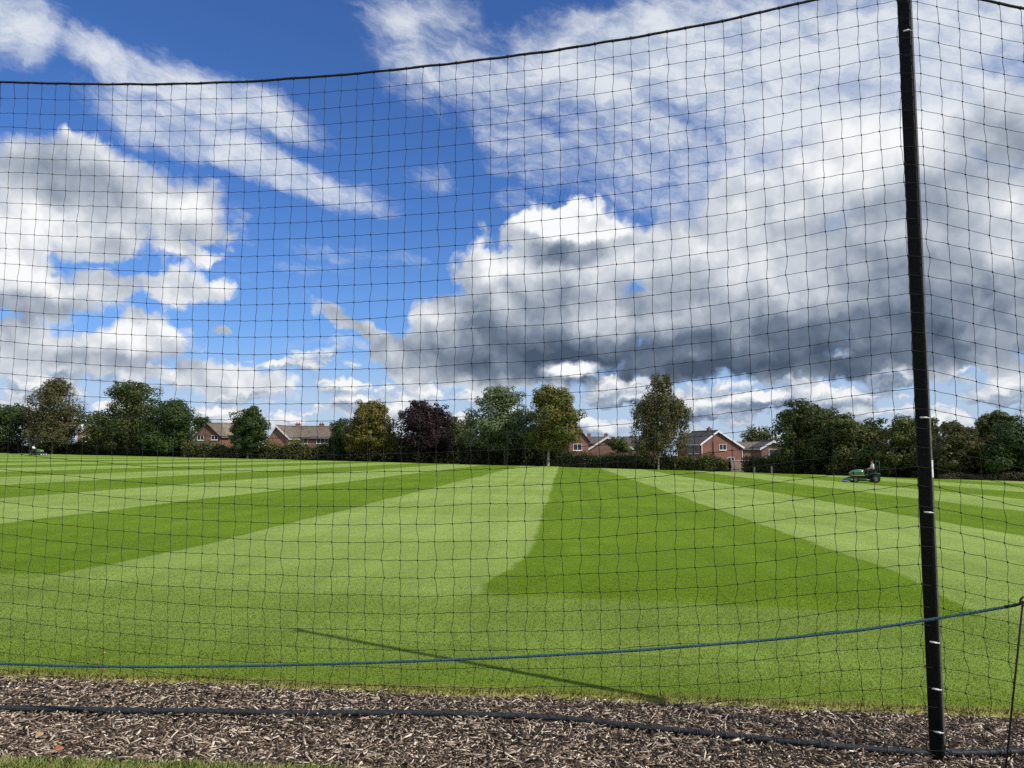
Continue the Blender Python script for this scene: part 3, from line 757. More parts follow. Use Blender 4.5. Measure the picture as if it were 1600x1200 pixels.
fallen(160, 1049, 0.04, 0.1, MU + 0.03, 'reddish fallen leaf at the border of turf and mulch', 'leaf_fallen')
fallen(322, 1060, 0.045, 2.4, MU + 0.03, 'rust brown fallen leaf on the mulch under the netting', 'leaf_fallen')
fallen(163, 1021, 0.028, 2.0, 0.014, 'pale yellow leaf lying in the grass above the blue rope', 'leaf_fallen_pale')

# ---------------------------------------------------------------- trees and hedges
def leaves(C, N, size):
    """one folded leaf spray (two triangles' worth of quad) per point, facing N"""
    n = len(C)
    N = N / (np.linalg.norm(N, axis=1)[:, None] + 1e-9)
    A = rng.normal(size=(n, 3)); U = np.cross(N, A); U /= np.linalg.norm(U, axis=1)[:, None] + 1e-9; W = np.cross(N, U)
    s = (size * rng.uniform(0.6, 1.35, n))[:, None]; a = rng.uniform(0.4, 0.75, n)[:, None]
    V = np.empty((n, 4, 3))
    V[:, 0] = C - U * s * 0.5; V[:, 1] = C + W * s * a * 0.5 - N * s * 0.12; V[:, 2] = C + U * s * 0.5; V[:, 3] = C - W * s * a * 0.5 - N * s * 0.12
    return V.reshape(-1, 3), np.arange(n * 4).reshape(-1, 4)
def unit(n):
    v = rng.normal(size=(n, 3)); return v / np.linalg.norm(v, axis=1)[:, None]
def crown_points(ells, nleaf, clump, droop=0.0, hollow=0.55):
    """ells: list of (centre, radii). Clumps sit in the outer part of each ellipsoid, leaves on the clumps, loose ones inside."""
    P = []; N = []; clumps = []; S = []
    vol = np.array([r[0] * r[1] * r[2] for c, r in ells]) ** (2 / 3); share = vol / vol.sum()
    for (c, r), sh in zip(ells, share):
        c = np.array(c); r = np.array(r); nl = int(nleaf * sh); mean = float(r.mean())
        nc = int((16 + 30 * sh) / clump)
        d = unit(nc); q = np.where(rng.random(nc) < 0.15, rng.uniform(0.2, 0.6, nc), rng.uniform(0.60, 0.98, nc))
        cc = c + d * r * q[:, None]
        cr = mean * rng.uniform(0.20, 0.44, nc) * clump * np.where(q > 0.85, 0.7, 1.0)
        w = cr ** 2 / (cr ** 2).sum(); cnt = np.maximum(10, (w * nl * 0.78).astype(int))
        for ci, rr, k in zip(cc, cr, cnt):
            v = unit(k); o = (ci - c) / r
            bump_ = np.array([mnoise.noise((2.2 * vv[0] + ci[0], 2.2 * vv[1] + ci[1], 2.2 * vv[2] + ci[2])) for vv in v])
            rad = rr * (1 + 0.42 * bump_) * np.where(rng.random(k) < 0.75, rng.uniform(0.86, 1.06, k), rng.uniform(0.4, 1.15, k))
            p = ci + v * rad[:, None] * np.array([1.08, 1.08, 0.80])
            if droop: p[:, 2] -= droop * rng.random(k) ** 1.6
            P.append(p)
            N.append(v * 1.0 + o * 0.35 + np.array([0, 0, 0.30]) + rng.normal(size=(k, 3)) * 0.38)
            S.append(np.ones(k)); clumps.append(ci)
        k = int(nl * 0.22); v = unit(k) * (rng.random(k) ** 0.4 * 0.74)[:, None]
        P.append(c + v * r); N.append(v + rng.normal(size=(k, 3)) * 0.5); S.append(np.full(k, 1.5))
    return np.concatenate(P), np.concatenate(N), np.concatenate(S), clumps
def tree(name, label, ells_px, Y, base_px, leaf, nleaf=7000, size=0.34, clump=1.0, droop=0.0, trunk_r=0.22, bark='tree_bark', lean=0.0, group='trees along the far edge of the field', depth=0.8, hollow=0.5, limbs=10):
    """ells_px: crown ellipses as seen (cx, cy, rx, ry) at distance Y; base_px: where the trunk meets the ground"""
    s = Y / FPX; bx = at(base_px, 700, Y)[0]; base = np.array([bx, Y, G(bx, Y)])
    ells = []
    for (cx_, cy_, rx_, ry_) in ells_px:
        rx_ *= 1.12; ry_ *= 1.05
        c = at(cx_, cy_, Y); ells.append((c - base + np.array([0, rng.uniform(-0.2, 0.2) * rx_ * s, 0]), (rx_ * s, rx_ * s * depth, ry_ * s)))
    root = empty(name, base); tag(root, label, 'tree', group)
    P, N, S, cl = crown_points(ells, int(nleaf * 2.5), clump, droop, hollow)
    V, Fc = leaves(P, N, size * S)
    link('crown', mesh_np('crown', V, Fc), root, LEAF[leaf])
    mb = MB(); main = ells[0]
    zc = main[0][2]; topz = zc + main[1][2] * 0.55
    trunk = [(0, 0, -0.3), (0.02, 0, 0.15), (main[0][0] * 0.15, 0, zc * 0.45), (main[0][0] * 0.6, main[0][1] * 0.5, zc), (main[0][0] * 0.8, main[0][1] * 0.7, topz)]
    mb.tube(trunk, [trunk_r * 1.5, trunk_r, trunk_r * 0.8, trunk_r * 0.5, trunk_r * 0.12], 8)
    for k in rng.choice(len(cl), min(limbs, len(cl)), False):
        e = cl[k] * 0.95; z0 = rng.uniform(0.35, 0.9) * min(zc, max(0.5, e[2])); f0 = min(1.0, z0 / max(zc, 0.1))
        b0 = np.array([main[0][0] * 0.6 * f0 ** 2, main[0][1] * 0.5 * f0 ** 2, z0]); md = b0 * 0.45 + e * 0.55 + np.array([0, 0, 0.12 * np.linalg.norm(e - b0)])
        mb.tube([tuple(b0), tuple(md), tuple(e)], [trunk_r * 0.5, trunk_r * 0.28, trunk_r * 0.08], 5)
    mb.build('trunk', bark, root, True)
    return root
def hedge(name, label, pts_px, Y0, Y1, leaf, nleaf, size=0.24, thick=1.2, group=None, cat='hedge', foot=0.0, core=True):
    """pts_px: (px, top py) along its run; Y0..Y1 distances of its two ends"""
    m = len(pts_px); run = []
    for k, (px, py) in enumerate(pts_px):
        Y = Y0 + (Y1 - Y0) * k / (m - 1); p = at(px, py, Y); run.append((p[0], Y, p[2]))
    run = np.array(run); base = np.array([run[:, 0].mean(), run[:, 1].mean(), 0.0]); base[2] = G(base[0], base[1])
    root = empty(name, base); tag(root, label, cat, group)
    t_ = rng.random(nleaf) * (m - 1); i0 = np.minimum(t_.astype(int), m - 2); f = (t_ - i0)[:, None]
    q = run[i0] * (1 - f) + run[i0 + 1] * f
    gz = SX * q[:, 0] + SY * q[:, 1]; h = q[:, 2] - gz
    tx = (run[-1] - run[0])[:2]; tx = tx / np.linalg.norm(tx); nrm = np.array([-tx[1], tx[0]])
    lump = np.array([mnoise.noise((a * 0.55, b * 0.55, 2.0)) + 0.6 * mnoise.noise((a * 1.5, b * 1.5, 5.0)) for a, b in q[:, :2]])
    hh = h * (1 + 0.34 * lump)
    an = rng.uniform(-0.15, math.pi + 0.15, nleaf)            # round cross-section: front, top, back
    rad = rng.uniform(0.78, 1.06, nleaf)
    off = -np.cos(an) * thick * rad * (1 + 0.25 * lump); z = gz + foot + np.clip(np.abs(np.sin(an)) ** 0.6 * rad, 0.0, 1.15) * (hh - foot)
    side = rng.random(nleaf) < 0.45                            # more on the sides, down to the ground
    z = np.where(side, gz + foot + (hh - foot) * rng.random(nleaf) ** 0.9 * 0.92, z); sgn = np.where(rng.random(nleaf) < 0.72, -1, 1)
    off = np.where(side, sgn * thick * rng.uniform(0.72, 1.05, nleaf) * (1 + 0.25 * lump), off)
    off = off + 0.35 * np.array([mnoise.noise((a * 0.9, c * 0.9, 9.0)) for a, c in zip(q[:, 0], z)])
    P = np.stack([q[:, 0] + nrm[0] * off, q[:, 1] + nrm[1] * off, z], 1) - base
    N = np.stack([nrm[0] * off, nrm[1] * off, (z - gz) / np.maximum(hh, 0.1) * thick], 1) + rng.normal(size=(nleaf, 3)) * 0.6
    V, Fc = leaves(P, N, size)
    link('foliage', mesh_np('foliage', V, Fc), root, LEAF[leaf])
    if core:  # solid hull added inside the foliage to stop light showing through
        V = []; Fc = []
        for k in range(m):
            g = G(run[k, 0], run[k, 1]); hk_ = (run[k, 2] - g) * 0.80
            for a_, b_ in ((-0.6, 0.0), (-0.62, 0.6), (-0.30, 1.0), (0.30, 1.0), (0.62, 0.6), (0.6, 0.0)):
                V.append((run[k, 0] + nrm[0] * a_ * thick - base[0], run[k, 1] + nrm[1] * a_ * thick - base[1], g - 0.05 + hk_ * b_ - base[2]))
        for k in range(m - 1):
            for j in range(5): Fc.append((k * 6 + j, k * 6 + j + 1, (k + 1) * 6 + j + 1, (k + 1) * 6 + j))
        link('light_block_hull', mesh_np('light_block_hull', V, Fc, True), root, 'dark_hull')
    return root

T = tree
T('broadleaf_tree', 'dark green tree at the far left edge beside the grey birch', [(10, 672, 50, 36), (28, 650, 28, 24), (-40, 660, 40, 40)], 146, 30, 'dark', 6000, 0.36)
T('broadleaf_tree', 'small dark treetop behind, cut by the left edge', [(-8, 645, 16, 18), (-14, 668, 20, 24)], 175, -8, 'dark', 1500, 0.4)
T('birch_tree', 'tall grey green birch with a pale trunk, behind the far mower', [(86, 640, 38, 44), (80, 612, 24, 24), (96, 604, 20, 16), (104, 660, 28, 36), (62, 664, 26, 32), (86, 676, 36, 22)], 142, 82, 'birch', 9000, 0.30, 0.8, 1.0, 0.17, 'birch_bark', limbs=16)
T('oak_tree', 'largest dark oak of the left group with a domed top', [(206, 645, 42, 46), (204, 612, 38, 22), (158, 664, 34, 34), (215, 680, 44, 26), (176, 684, 36, 22)], 140, 214, 'oak', 11000, 0.34, 1.0, 0, 0.32)
T('oak_tree', 'rounded dark green oak at the right of the left group', [(264, 658, 38, 42), (282, 652, 24, 30), (252, 686, 36, 24), (284, 686, 22, 20)], 138, 257, 'dark', 9000, 0.34, 1.0, 0, 0.28)
T('broadleaf_tree', 'small dark tree showing behind the tan roofed house', [(313, 662, 13, 14), (316, 680, 12, 14)], 190, 314, 'dark', 1200, 0.42)
T('broadleaf_tree', 'dark conical tree with a pale trunk standing between two houses', [(391, 668, 28, 32), (392, 648, 15, 14), (388, 688, 27, 20), (378, 672, 16, 22)], 130, 387, 'dark', 7500, 0.30, 0.9, 0, 0.16, 'birch_bark')
T('broadleaf_tree', 'narrow dark tree left of the yellow green lime', [(534, 680, 18, 28), (530, 698, 16, 18)], 128, 534, 'dark', 3000, 0.30)
T('lime_tree', 'round yellow green tree left of the copper beech', [(580, 668, 38, 40), (580, 642, 26, 20), (566, 682, 28, 26), (598, 682, 24, 26)], 122, 578, 'lime', 8500, 0.30, 0.9, 0, 0.22)
T('copper_beech', 'dark purple copper beech', [(664, 668, 42, 38), (652, 646, 24, 19), (682, 652, 24, 20), (668, 690, 42, 20)], 120, 652, 'copper', 8500, 0.30, 0.9, 0, 0.2)
T('broadleaf_tree', 'dim green tree filling the gap right of the copper beech', [(716, 678, 26, 30), (722, 695, 26, 22), (706, 668, 14, 16)], 128, 718, 'mixed', 4000, 0.32)
T('whitebeam_tree', 'large silvery green tree beside the brown tinged chestnut', [(778, 655, 46, 46), (784, 622, 36, 20), (756, 676, 28, 34), (800, 676, 36, 36), (822, 668, 26, 42)], 113, 790, 'silver', 11500, 0.27, 0.9, 0, 0.28)
T('chestnut_tree', 'round chestnut with browning leaves and a pale trunk', [(868, 650, 38, 44), (860, 622, 34, 20), (858, 682, 38, 30), (888, 664, 20, 30)], 109, 856, 'chestnut', 11000, 0.27, 0.9, 0, 0.2, 'birch_bark')
T('birch_tree', 'tall weeping birch standing alone in front of the brick gable house', [(1032, 640, 42, 40), (1034, 604, 22, 26), (1008, 655, 24, 40), (1058, 655, 22, 38), (1030, 685, 38, 26)], 98, 1028, 'birch', 11000, 0.21, 0.62, 1.6, 0.13, 'birch_bark', limbs=22)
T('broadleaf_tree', 'pale airy tree behind the low roofs right of the gable house', [(1186, 678, 26, 15), (1176, 690, 20, 12), (1204, 688, 16, 14)], 185, 1188, 'mixed', 1800, 0.36, 0.6, 0, 0.2)
T('broadleaf_tree', 'big green tree with the highest dome right of the brick houses', [(1262, 652, 40, 30), (1246, 676, 34, 38), (1285, 672, 34, 36), (1262, 705, 50, 34)], 88, 1258, 'oak', 11000, 0.26, 0.9, 0, 0.26)
T('broadleaf_tree', 'olive green bushy tree directly behind the near mower', [(1336, 685, 46, 34), (1316, 668, 26, 22), (1362, 678, 26, 24), (1340, 715, 52, 28)], 84, 1338, 'mixed', 10000, 0.25, 0.9, 0, 0.2)
T('broadleaf_tree', 'yellow green tree half hidden behind the net post', [(1418, 682, 34, 36), (1446, 676, 26, 26), (1410, 712, 38, 32), (1450, 706, 30, 32)], 79, 1424, 'mixed', 9500, 0.24, 0.9, 0, 0.2)
T('hawthorn_tree', 'brownish thorny bush tree just right of the post', [(1496, 690, 36, 26), (1480, 714, 34, 28), (1510, 716, 34, 28)], 75, 1494, 'thorn', 8000, 0.21, 0.75, 0, 0.14)
T('broadleaf_tree', 'ragged yellow topped tree right of the post', [(1552, 664, 30, 22), (1540, 690, 32, 30), (1572, 682, 30, 32)], 79, 1550, 'mixed', 6500, 0.23, 0.75, 0, 0.18)
T('broadleaf_tree', 'dark green tree cut by the right edge', [(1592, 690, 36, 40), (1566, 712, 34, 32), (1610, 718, 44, 32), (1640, 690, 40, 44)], 73, 1596, 'dark', 9000, 0.22, 0.9, 0, 0.2)
T('broadleaf_tree', 'dark distant treetop showing over the bushes right of the post', [(1482, 668, 18, 10), (1500, 676, 20, 12)], 110, 1488, 'dark', 1500, 0.30)
T('broadleaf_tree', 'small bushy garden tree in front of the grey roofed house', [(964, 694, 15, 11), (974, 700, 12, 10)], 132, 966, 'mixed', 1500, 0.30)

GH = 'hedges behind the field'
hedge('hedge', 'dark hedge under the grey birch and the left oaks', [(-60, 686), (-20, 694), (20, 688), (45, 696), (60, 690), (85, 684), (110, 690), (130, 684), (150, 694), (175, 688), (200, 694), (230, 688), (260, 696), (300, 688)], 150, 138, 'hedge', 5000, 0.30, 1.4, GH)
hedge('hedge', 'green hedge in front of the tan roofed house', [(290, 686), (305, 694), (318, 687), (332, 693), (345, 690), (360, 697), (372, 690), (385, 697), (400, 692)], 137, 133, 'hedgelight', 3000, 0.28, 1.3, GH)
hedge('hedge', 'loose green hedge below the long terrace', [(398, 700), (412, 693), (425, 688), (440, 695), (452, 690), (464, 684), (476, 692), (490, 696), (505, 689), (520, 694), (535, 688)], 132, 128, 'hedgelight', 3600, 0.28, 1.3, GH)
hedge('hedge', 'deep shaded hedge behind the lime and the copper beech', [(518, 680), (545, 688), (570, 674), (600, 684), (620, 672), (650, 682), (680, 672), (705, 684), (735, 674)], 131, 124, 'hedge', 7500, 0.28, 1.5, GH)
hedge('hedge', 'deep shaded hedge behind the silvery tree and the chestnut', [(722, 672), (750, 682), (780, 670), (815, 682), (840, 676), (866, 692), (892, 704)], 120, 114, 'hedge', 6000, 0.28, 1.5, GH)
hedge('hedge', 'clipped dark hedge between the chestnut and the weeping birch', [(868, 708), (905, 706), (940, 708), (975, 706), (1010, 708), (1045, 712)], 110, 101, 'hedge', 5000, 0.24, 1.2, GH)
hedge('hedge', 'bright shrubs in front of the brick gable house', [(1036, 706), (1056, 712), (1076, 710), (1095, 715), (1108, 710), (1124, 712), (1140, 716)], 100, 96, 'hedgelight', 5200, 0.20, 1.0, GH)
hedge('hedge', 'dark bushes between the garden wall and the big green tree', [(1166, 716), (1186, 710), (1205, 712), (1225, 708), (1250, 712)], 93, 88, 'hedge', 4200, 0.22, 1.1, GH)
hedge('hedge', 'dark undergrowth below the trees behind the near mower', [(1230, 712), (1290, 712), (1340, 716), (1390, 712), (1450, 718)], 90, 80, 'hedge', 5200, 0.23, 1.2, GH)
hedge('hedge', 'dark undergrowth at the foot of the trees right of the post', [(1440, 716), (1490, 722), (1540, 718), (1600, 718), (1660, 716)], 79, 72, 'hedge', 4600, 0.21, 1.1, GH)
hedge('dry_weeds', 'dry brown weeds along the field edge right of the post', [(1465, 741), (1500, 738), (1530, 741), (1570, 738), (1610, 740), (1660, 742)], 74.5, 70.5, 'dry', 3600, 0.12, 0.6, None, 'weeds', core=False)

# ---------------------------------------------------------------- houses
def window(parent, origin, ux, w, h, panes=2, rows=1, fr=0.07):
    """window on a wall: origin = lower left corner, ux = direction along the wall; outward is ux x z"""
    ux = Vector(ux).normalized(); uz = Vector((0, 0, 1)); un = ux.cross(uz); o = Vector(origin)
    def bar(mb, a, b, c, d, d0, d1):
        vs = [o + ux * u + uz * v + un * q for q in (d0, d1) for u, v in ((a, c), (b, c), (b, d), (a, d))]
        mb.add(vs, [(0, 3, 2, 1), (4, 5, 6, 7), (0, 1, 5, 4), (1, 2, 6, 5), (2, 3, 7, 6), (3, 0, 4, 7)])
    mb = MB()
    bar(mb, 0, w, 0, fr, -0.02, 0.06); bar(mb, 0, w, h - fr, h, -0.02, 0.06); bar(mb, 0, fr, fr, h - fr, -0.02, 0.06); bar(mb, w - fr, w, fr, h - fr, -0.02, 0.06)
    for k in range(1, panes): bar(mb, w * k / panes - fr / 2, w * k / panes + fr / 2, fr, h - fr, -0.02, 0.055)
    f = mb.build('window', 'white_paint', parent)
    for k in range(panes):
        mb = MB(); bar(mb, w * k / panes + fr / 2, w * (k + 1) / panes - fr / 2, fr, h - fr, -0.015, 0.012); mb.build('pane', 'glass_dark', f)
    mb = MB(); bar(mb, -0.08, w + 0.08, -0.09, 0.0, -0.02, 0.12); mb.build('sill', 'white_paint', f)
    return f
def house(name, label, base, rz, w, L, el_, er, rx, ridge, wallm, roofm, wins=(), chim=(), barge=True, over=0.35, group='brick houses behind the trees', slit=None, corner=False):
    """gable end in the local x-z plane at y=0 facing -y, the body behind it; eaves el_ / er, ridge at x=rx"""
    root = empty(name, base, rz); tag(root, label, 'house', group)
    MB().prism([(0, -1.0), (w, -1.0), (w, er), (rx, ridge), (0, el_)], 0, L).build('wall', wallm, root)
    th = 0.16; sl_l = (ridge - el_) / rx; sl_r = (ridge - er) / (w - rx)
    def slab(x0, z0, x1, z1): return [(x0, z0 + 0.01), (x1, z1 + 0.01), (x1, z1 + th), (x0, z0 + th)]
    rl = MB().prism(slab(-over, el_ - over * sl_l, rx, ridge), -over, L + over); rl = rl.build('roof', roofm, root)
    rr = MB().prism(slab(rx, ridge, w + over, er - over * sl_r), -over, L + over).build('roof', roofm, root)
    mb = MB(); mb.tube([(rx, -over, ridge + th), (rx, L + over, ridge + th)], 0.10, 8); mb.build('ridge_tile', roofm, root, True)
    if barge:
        for (x0, z0, x1, z1) in ((-over, el_ - over * sl_l, rx, ridge), (rx, ridge, w + over, er - over * sl_r)):
            MB().prism([(x0, z0 - 0.20), (x1, z1 - 0.20), (x1, z1 + th + 0.03), (x0, z0 + th + 0.03)], -over - 0.06, -over - 0.004).build('bargeboard', 'white_paint', root)
    for (x0, z0) in ((-over - 0.05, el_ - over * sl_l), (w + over + 0.05, er - over * sl_r)):
        MB().tube([(x0, -over, z0 - 0.02), (x0, L + over, z0 - 0.02)], 0.07, 6).build('gutter', 'white_paint' if barge else 'lead_grey', root, True)
    for wn in wins:
        face, u, z, ww, hh, pn = wn
        if face == 'f': window(root, (u, 0, z), (1, 0, 0), ww, hh, pn)
        elif face == 'l': window(root, (0, u + ww, z), (0, -1, 0), ww, hh, pn)
        else: window(root, (w, u, z), (0, 1, 0), ww, hh, pn)
    for (cy_, hh) in chim:
        mb = MB().box((rx, cy_, ridge - 0.3 + hh / 2), (0.62, 0.9, hh + 0.6)).box((rx, cy_, ridge + hh + 0.04), (0.74, 1.02, 0.12))
        ch = mb.build('chimney', wallm, root)
        for q in (-0.22, 0.22):
            MB().tube([(rx, cy_ + q, ridge + hh + 0.08), (rx, cy_ + q, ridge + hh + 0.42)], [0.12, 0.10], 8).build('chimney_pot', 'pot_clay', ch, True)
    if slit: MB().tube([(slit[0], -0.07, slit[1]), (slit[0], -0.07, slit[2])], 0.06, 6).build('drainpipe', 'lead_grey', root, True)
    if corner:
        for x0 in (0.05, w - 0.05): MB().tube([(x0, -0.08, -0.5), (x0, -0.08, (el_ if x0 < 1 else er) - 0.25)], 0.055, 6).build('downpipe', 'white_paint', root, True)
    return root
def hbase(px, Y): x = at(px, 700, Y)[0]; return (x, Y, G(x, Y))
def hz(py, px, Y): p = at(px, py, Y); return float(p[2] - G(p[0], p[1]))
Y = 148
house('house', 'red brick house with a white edged gable end and one upper window', hbase(1096, Y), R(12), 8.5, 11, hz(693, 1096, Y), hz(700, 1160, Y), 3.45, hz(674, 1121, Y), 'brick_red', 'roof_grey',
      wins=[('f', 3.7, hz(704, 1130, Y), 1.5, 1.15, 2), ('l', 1.0, hz(709, 1090, Y), 2.0, 1.6, 3), ('l', 4.0, hz(709, 1080, Y), 2.0, 1.6, 3), ('f', 5.4, hz(716, 1140, Y) - 1.0, 1.4, 1.1, 2)],
      chim=[(3.6, 0.55)], slit=(2.35, hz(711, 1114, Y), hz(691, 1114, Y)), corner=True)
Y = 152
house('house', 'low brick extension beside the gable house with grey roof, behind the birch', hbase(1030, Y), R(90 + 4), 6, 6.2, hz(698, 1060, Y), hz(698, 1060, Y), 3.0, hz(684, 1050, Y), 'brick_red', 'roof_grey', barge=False)
Y = 150
house('house', 'long brown roofed terrace with two chimneys and white windows', hbase(548, Y), R(90), 7.0, 14.2, hz(682, 470, Y), hz(682, 470, Y), 3.5, hz(665, 470, Y), 'brick_brown', 'roof_brown',
      wins=[('l', 4.3, hz(692, 500, Y), 2.4, 1.15, 3), ('l', 12.4, hz(691, 441, Y), 1.2, 1.0, 2), ('l', 1.0, hz(691, 441, Y), 1.4, 1.0, 2), ('l', 8.4, hz(692, 470, Y), 1.8, 1.1, 2)], chim=[(6.6, 0.55), (11.3, 0.6)], barge=False)
Y = 146
house('house', 'narrow orange brick gable with a white bargeboard beside the dark tree', hbase(416, Y), R(-8), 4.4, 7, hz(690, 418, Y), hz(684, 436, Y), 2.0, hz(666, 431, Y), 'brick_orange', 'roof_brown')
Y = 150
house('house', 'tan roofed brick house with a front gable and wide windows', hbase(303, Y), R(-4), 5.2, 8, hz(683, 306, Y), hz(682, 345, Y), 2.6, hz(663, 326, Y), 'brick_brown', 'roof_brown', wins=[('f', 0.6, hz(688, 312, Y), 1.3, 0.9, 2), ('f', 3.4, hz(688, 334, Y), 1.3, 0.9, 2)], barge=False)
Y = 153
house('house', 'long tan roof of the house left of the dark conical tree', hbase(372, Y), R(90), 7.0, 7.4, hz(678, 350, Y), hz(678, 350, Y), 3.5, hz(661, 350, Y), 'brick_orange', 'roof_tan', barge=False, chim=[(2.0, 0.5)])
Y = 165
house('house', 'orange brick house showing between the grey birch and the oaks', hbase(121, Y), R(6), 7.0, 8, hz(678, 128, Y), hz(678, 150, Y), 3.5, hz(661, 140, Y), 'brick_orange', 'roof_brown', wins=[('f', 0.9, hz(690, 128, Y), 1.4, 1.1, 2), ('f', 4.2, hz(691, 145, Y), 1.8, 1.0, 3)])
Y = 168
house('house', 'orange brick house hidden behind the trunks of the left oaks', hbase(170, Y), R(2), 8, 8, hz(676, 175, Y), hz(676, 225, Y), 4.0, hz(660, 200, Y), 'brick_orange', 'roof_brown', wins=[('f', 1.2, hz(690, 186, Y), 1.6, 1.2, 2), ('f', 5.0, hz(690, 216, Y), 1.6, 1.2, 2)])
Y = 140
house('house', 'red brick house with white window tucked right of the chestnut', hbase(889, Y), R(8), 3.6, 8, hz(690, 890, Y), hz(688, 920, Y), 2.4, hz(676, 912, Y), 'brick_red', 'roof_brown', wins=[('f', 0.8, hz(704, 900, Y), 1.6, 1.2, 2)], barge=False, chim=[(0.8, 0.4)])
Y = 150
house('house', 'grey roofed house with a white sloping bargeboard right of the chestnut', hbase(920, Y), R(-6), 8.4, 9, hz(702, 924, Y), hz(702, 985, Y), 3.6, hz(684, 948, Y), 'brick_brown', 'roof_grey')
Y = 155
house('house', 'small brick gable with white window left of the weeping birch', hbase(972, Y), R(-14), 4.2, 8, hz(697, 973, Y), hz(698, 1004, Y), 1.7, hz(683, 986, Y), 'brick_red', 'roof_brown', wins=[('f', 2.3, hz(704, 994, Y), 1.3, 0.9, 2)], barge=False)
Y = 200
house('house', 'distant house roof with chimneys above the clipped hedge', hbase(962, Y), R(90), 8, 9, hz(692, 945, Y), hz(692, 945, Y), 4, hz(683, 945, Y), 'brick_brown', 'roof_grey', barge=False, chim=[(2.0, 0.9), (6.5, 0.9)])
Y = 165
house('house', 'low reddish roof between the gable house and the airy tree', hbase(1206, Y), R(90), 7, 7.2, hz(701, 1170, Y), hz(701, 1170, Y), 3.5, hz(691, 1170, Y), 'brick_brown', 'roof_brown', barge=False)
Y = 135
house('house', 'grey house with a white bargeboard half hidden by the big green tree', hbase(1190, Y), R(-4), 5.8, 8, hz(700, 1190, Y), hz(703, 1240, Y), 2.0, hz(690, 1207, Y), 'brick_brown', 'roof_grey', wins=[('f', 1.2, hz(711, 1206, Y), 1.6, 1.0, 2)])
# garden wall by the gable house
Y = 118
gw = empty('garden_wall', hbase(1155, Y), R(-6)); tag(gw, 'low pinkish brick garden wall with a pale coping beside the shrubs', 'wall')
zt = hz(719, 1155, Y)
MB().box((0, 0, (zt - 0.12) / 2 - 0.2), (4.0, 0.22, zt - 0.12 + 0.4)).build('wall_face', 'brick_pink', gw)
MB().box((0, 0, zt - 0.055), (4.1, 0.32, 0.11)).build('coping', 'coping', gw, bevel=0.02)
for px, py0, py1, Y, lb in ((1205, 729, 737, 88.0, 'short pale marker post at the field edge under the big tree'), (1178, 730, 736, 90.0, 'tiny grey marker post beside the garden wall')):
    b = hbase(px, Y); h = hz(py0, px, Y)
    mp = MB().box((0, 0, h / 2 - 0.1), (0.16, 0.16, h + 0.2)).box((0, 0, h + 0.02), (0.20, 0.20, 0.05), taper=0.7).build('marker_post', 'wood_post', None, bevel=0.02, loc=b); tag(mp, lb, 'post')

